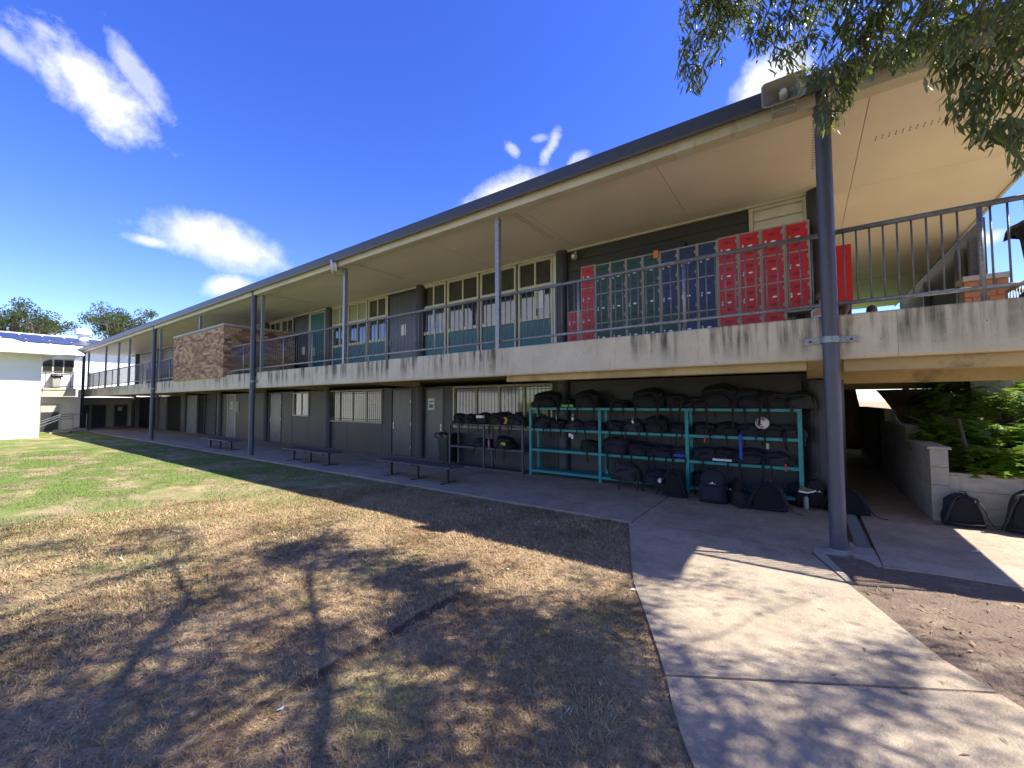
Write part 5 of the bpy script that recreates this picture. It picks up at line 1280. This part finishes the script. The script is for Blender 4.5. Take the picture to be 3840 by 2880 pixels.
# explicit drooping sprays that hang into the top right of the view
for px, py, dist in ((2560, 60, 4.6), (2640, 130, 4.4), (2760, 40, 4.3), (2850, 120, 4.2), (2950, 60, 4.2), (3020, 150, 4.0), (3080, 260, 3.9), (3150, 330, 3.8), (3200, 80, 3.9), (3300, 60, 3.6), (3400, 150, 3.3), (3480, 120, 3.1), (3560, 260, 3.0), (3640, 180, 2.8), (3720, 320, 2.7), (3800, 240, 2.5), (3800, 460, 2.6), (2700, 180, 4.5), (2600, 240, 4.7), (3110, 420, 3.9), (3660, 60, 2.7), (3780, 60, 2.4), (3500, 20, 3.0), (3350, 220, 3.5), (2900, 200, 4.2), (2530, 300, 4.7), (3820, 640, 2.7), (3760, 480, 2.7), (3620, 480, 2.9)):
    e = Vector((0, 0, EYE))+ray(px, py)*dist
    s = e+Vector((.75, -.35, .75+.2*rt_.random()))
    pts = [s+(e-s)*f+Vector((0, 0, .22*math.sin(math.pi*f))) for f in lin(0, 1, 6)]
    sub[1].tube(pts, lin(.014, .004, 6), 5)
    for j in range(1, 6):
        for _ in range(3):
            a = rt_.uniform(0, 6.28); L_ = rt_.uniform(.25, .5); q0 = pts[j]
            dv = Vector((math.cos(a)*.8, math.sin(a)*.8, -.35)); pp = [q0, q0+dv*L_*.5, q0+dv*L_*.85+Vector((0, 0, -L_*.35))]
            pp = [p for p in pp if okpt(p)]
            if len(pp) > 1:
                sub[2].tube(pp, [.005, .004, .002][:len(pp)], 4)
                for f in lin(0, 1, 8):
                    k_ = f*(len(pp)-1); i0 = min(len(pp)-2, int(k_)); tips.append((pp[i0]+(pp[i0+1]-pp[i0])*(k_-i0), (pp[i0+1]-pp[i0]).normalized()))
for nm, bf in (('limbs', sub[1]), ('twigs', sub[2])):
    if bf.v: tag(bf.build(nm, 'trunk', tree), kind='stuff')
# narrow leaves in hanging clusters
rs = np.random.RandomState(5); lv = []; lf = []
for p, d in tips:
    dd_ = p.length if 0 else (p-Vector((0, 0, EYE))).length
    n = 5 if seen(p) is None or seen(p)[1] < -120 or seen(p)[0] > 3950 or seen(p)[0] < 0 else 4
    if mnoise.noise(p*1.2) < .0 and n == 5: continue
    for _ in range(n):
        q = p+Vector(rs.normal(0, .05, 3))
        if not okpt(q): continue
        a = rs.uniform(0, 6.28); ld = (Vector((math.cos(a), math.sin(a), 0))*.65+d*.5+Vector((0, 0, -.75+rs.normal(0, .3)))).normalized()
        L_ = rs.uniform(.07, .14); w = L_*rs.uniform(.07, .11)
        s_ = ld.cross(Vector(rs.normal(0, 1, 3))); s_ = s_.normalized() if s_.length > 1e-4 else Vector((1, 0, 0))
        e = q+ld*L_; m1 = q+ld*L_*.35; m2 = q+ld*L_*.7
        if not okpt(e): continue
        o = len(lv); lv += [tuple(q), tuple(m1+s_*w), tuple(m2+s_*w*.8), tuple(e), tuple(m2-s_*w*.8), tuple(m1-s_*w)]
        lf.append((o, o+1, o+2, o+3, o+4, o+5))
me = bpy.data.meshes.new('foliage'); me.from_pydata([(x-4.9, y-.2, z) for x, y, z in lv], [], lf); me.materials.append(MT['leaf'])
o = bpy.data.objects.new('foliage', me); COL.objects.link(o); o.parent = tree; tag(o, kind='stuff')
print('tree leaves', len(lf), 'tips', len(tips))

# ============================================================ DRY GRASS BLADES, LITTER
MT['blade'] = mat('grass_blade', (.70, .57, .47), .8, (1.22, 1.10, 1.0), 1.5, detail=7, lo=.40, hi=.58, island=('L', (.17, .115, .07), (.42, .32, .19), (.30, .215, .13), (.50, .39, .235), (.20, .20, .085), (.36, .26, .16)), spec=.2)
MT['greenblade'] = mat('green_grass_blade', (1, 1, 1), .7, (.8, .8, .8), 3, island=('L', (.055, .09, .02), (.10, .15, .035), (.16, .18, .06), (.07, .11, .03)), spec=.2, trans=.2)
rs = np.random.RandomState(11)
def onpath(x, y):
    # left edge of the curved path
    P_ = [(-2.14, 5.97), (-1.84, 5.16), (-1.64, 4.62), (-1.41, 4.04), (-1.11, 3.47), (-.88, 3.02), (-.68, 2.57), (-.47, 2.18), (-.2, 1.6), (.3, .8), (1.1, -.2)]
    xs_ = np.interp(y, [p[1] for p in P_[::-1]], [p[0] for p in P_[::-1]])
    return x > xs_+.018
def blades(name, N0, m, green, lo, hi):
    # denser close to the camera: sample in polar coordinates round the eye
    r_ = 1.6+rs.power(1.15, N0)*8 if not green else 1.6+rs.power(1.6, N0)*22; a = rs.uniform(R(-100), R(20), N0)
    x = np.sin(a)*r_; y = np.cos(a)*r_
    k = (y > .1) & (y < 6.05) & (~onpath(x, y)) & (x > -24)
    x, y = x[k], y[k]
    den = np.array([mnoise.noise((xx*.9, yy*.9, 7 if green else 2)) for xx, yy in zip(x, y)])
    if green: k = den+np.clip((-x-4)/18, 0, .6) > .16
    else: k = rs.uniform(0, 1, len(x)) < np.clip(.75+den*.9, .25, 1)
    trench = (np.abs(x+2.65) < .05) & (y < 4.1) & (rs.uniform(0, 1, len(x)) < .85)
    k &= ~trench
    x, y = x[k], y[k]; n = len(x); L_ = rs.uniform(lo, hi, n); w = rs.uniform(.0015, .0034, n)*np.clip(np.hypot(x, y)/2.8, 1, 2.2); th = rs.uniform(0, 6.283, n); tilt = rs.uniform(.12, .9, n) if not green else rs.uniform(.5, 1.3, n)
    z0 = np.array([gz(xx, yy) for xx, yy in zip(x, y)])
    dx_, dy_, dz_ = np.cos(th)*np.cos(tilt), np.sin(th)*np.cos(tilt), np.sin(tilt)
    V = np.zeros((n, 3, 3)); V[:, 0] = np.stack([x-np.sin(th)*w, y+np.cos(th)*w, z0+.001], 1); V[:, 1] = np.stack([x+np.sin(th)*w, y-np.cos(th)*w, z0+.001], 1)
    V[:, 2] = np.stack([x+dx_*L_, y+dy_*L_, z0+dz_*L_], 1)
    me = bpy.data.meshes.new(name); me.vertices.add(3*n); me.vertices.foreach_set('co', V.ravel()); me.loops.add(3*n); me.loops.foreach_set('vertex_index', np.arange(3*n, dtype=np.int32))
    me.polygons.add(n); me.polygons.foreach_set('loop_start', np.arange(0, 3*n, 3, dtype=np.int32)); me.polygons.foreach_set('loop_total', np.full(n, 3, dtype=np.int32)); me.update(); me.validate()
    me.materials.append(MT[m]); o = bpy.data.objects.new(name, me); COL.objects.link(o)
    print(name, n); return o
tag(blades('dry_grass', 430000, 'blade', False, .015, .06), 'short dry straw-coloured grass blades across the worn lawn', 'grass', kind='stuff')
tag(blades('green_grass', 260000, 'greenblade', True, .015, .045), 'short green grass tufts scattered through the dry lawn', 'grass', kind='stuff')
# leaf litter and twigs
MT['litterleaf'] = mat('dead_leaf', (1, 1, 1), .8, (.8, .8, .8), 5, island=('L', (.20, .11, .06), (.34, .22, .12), (.14, .075, .045), (.42, .30, .18)))
q = random.Random(8); b = MB()
for _ in range(2600):
    if q.random() < .6: x = q.uniform(.0, 4.5); y = q.uniform(1.5, 6.0); z = .035
    else: x = q.uniform(-6, 1.3); y = q.uniform(.8, 5.9); z = .018
    if -2.2 < x < 1.1 and onpath(x, y) and q.random() < .93 and x < .2+max(0, (5.6-y))*.4: continue
    if x > .0 and onpath(x, y): z = .034
    a = q.uniform(0, 6.28); L_ = q.uniform(.012, .045); w = L_*q.uniform(.12, .3); c, s = math.cos(a), math.sin(a)
    P_ = [(x-c*L_, y-s*L_, z), (x+s*w, y-c*w, z+.004), (x+c*L_, y+s*L_, z+q.uniform(0, .012)), (x-s*w, y+c*w, z+.003)]
    b.add(P_, [(0, 1, 2), (0, 2, 3)])
tag(b.build('leaf_litter', 'litterleaf'), 'scattered dead leaves and bark bits on the soil and grass', 'leaf litter', kind='stuff')
lits = [('paper_scrap', -4.33, 5.46, .05, .03, 'paper', 'small white scrap on the shaded grass near the walkway'), ('paper_scrap', -2.62, 3.61, .03, .02, 'paper', 'tiny white scrap at the far end of the dark trench line'), ('paper_scrap', -2.63, 3.07, .025, .02, 'paper', 'tiny white scrap in the middle of the dark trench line'),
 ('paper_scrap', -1.37, 3.90, .045, .03, 'paper', 'pale scrap at the curved path edge near the roof shadow'), ('paper_straw', -1.16, 2.17, .005, .07, 'paper', 'white paper straw on the grass near the bottom of the frame'), ('paper_straw', -6.44, 1.33, .16, .012, 'paper', 'long white strip lying on the lawn at the left'), ('paper_scrap', -5.55, 1.62, .03, .03, 'paper', 'white crumpled scrap right of the long white strip'),
 ('paper_scrap', -2.54, 1.24, .022, .04, 'paper', 'small white piece by the near end of the trench line'), ('wrapper', 1.60, 7.11, .10, .05, 'paper', 'flattened white wrapper on the sunlit paving'), ('wrapper', -4.1, 8.42, .06, .02, 'paper', 'white torn wrapper under the left teal rack'), ('wrapper', -2.97, 5.07, .03, .015, 'redtag', 'small red wrapper on the shaded grass'), ('paper_scrap', -2.86, 4.27, .03, .02, 'paper', 'white scrap on the roof shadow line')]
for nm, x, y, a, c, m, lb in lits:
    a *= .62; c *= .62
    z = .034 if (y > 6.0) else gz(x, y)+.012
    b = MB(); b.add([(x-a, y-c*.4, z), (x+a*.2, y-c, z+.006), (x+a, y+c*.3, z+.002), (x+a*.1, y+c, z+.008), (x-a*.6, y+c*.6, z+.003)], [(0, 1, 2), (0, 2, 3), (0, 3, 4)])
    tag(b.build(nm, m), lb, 'litter')
# ============================================================ clean up
for o in bpy.data.objects:
    if '_loc' in o: del o['_loc']
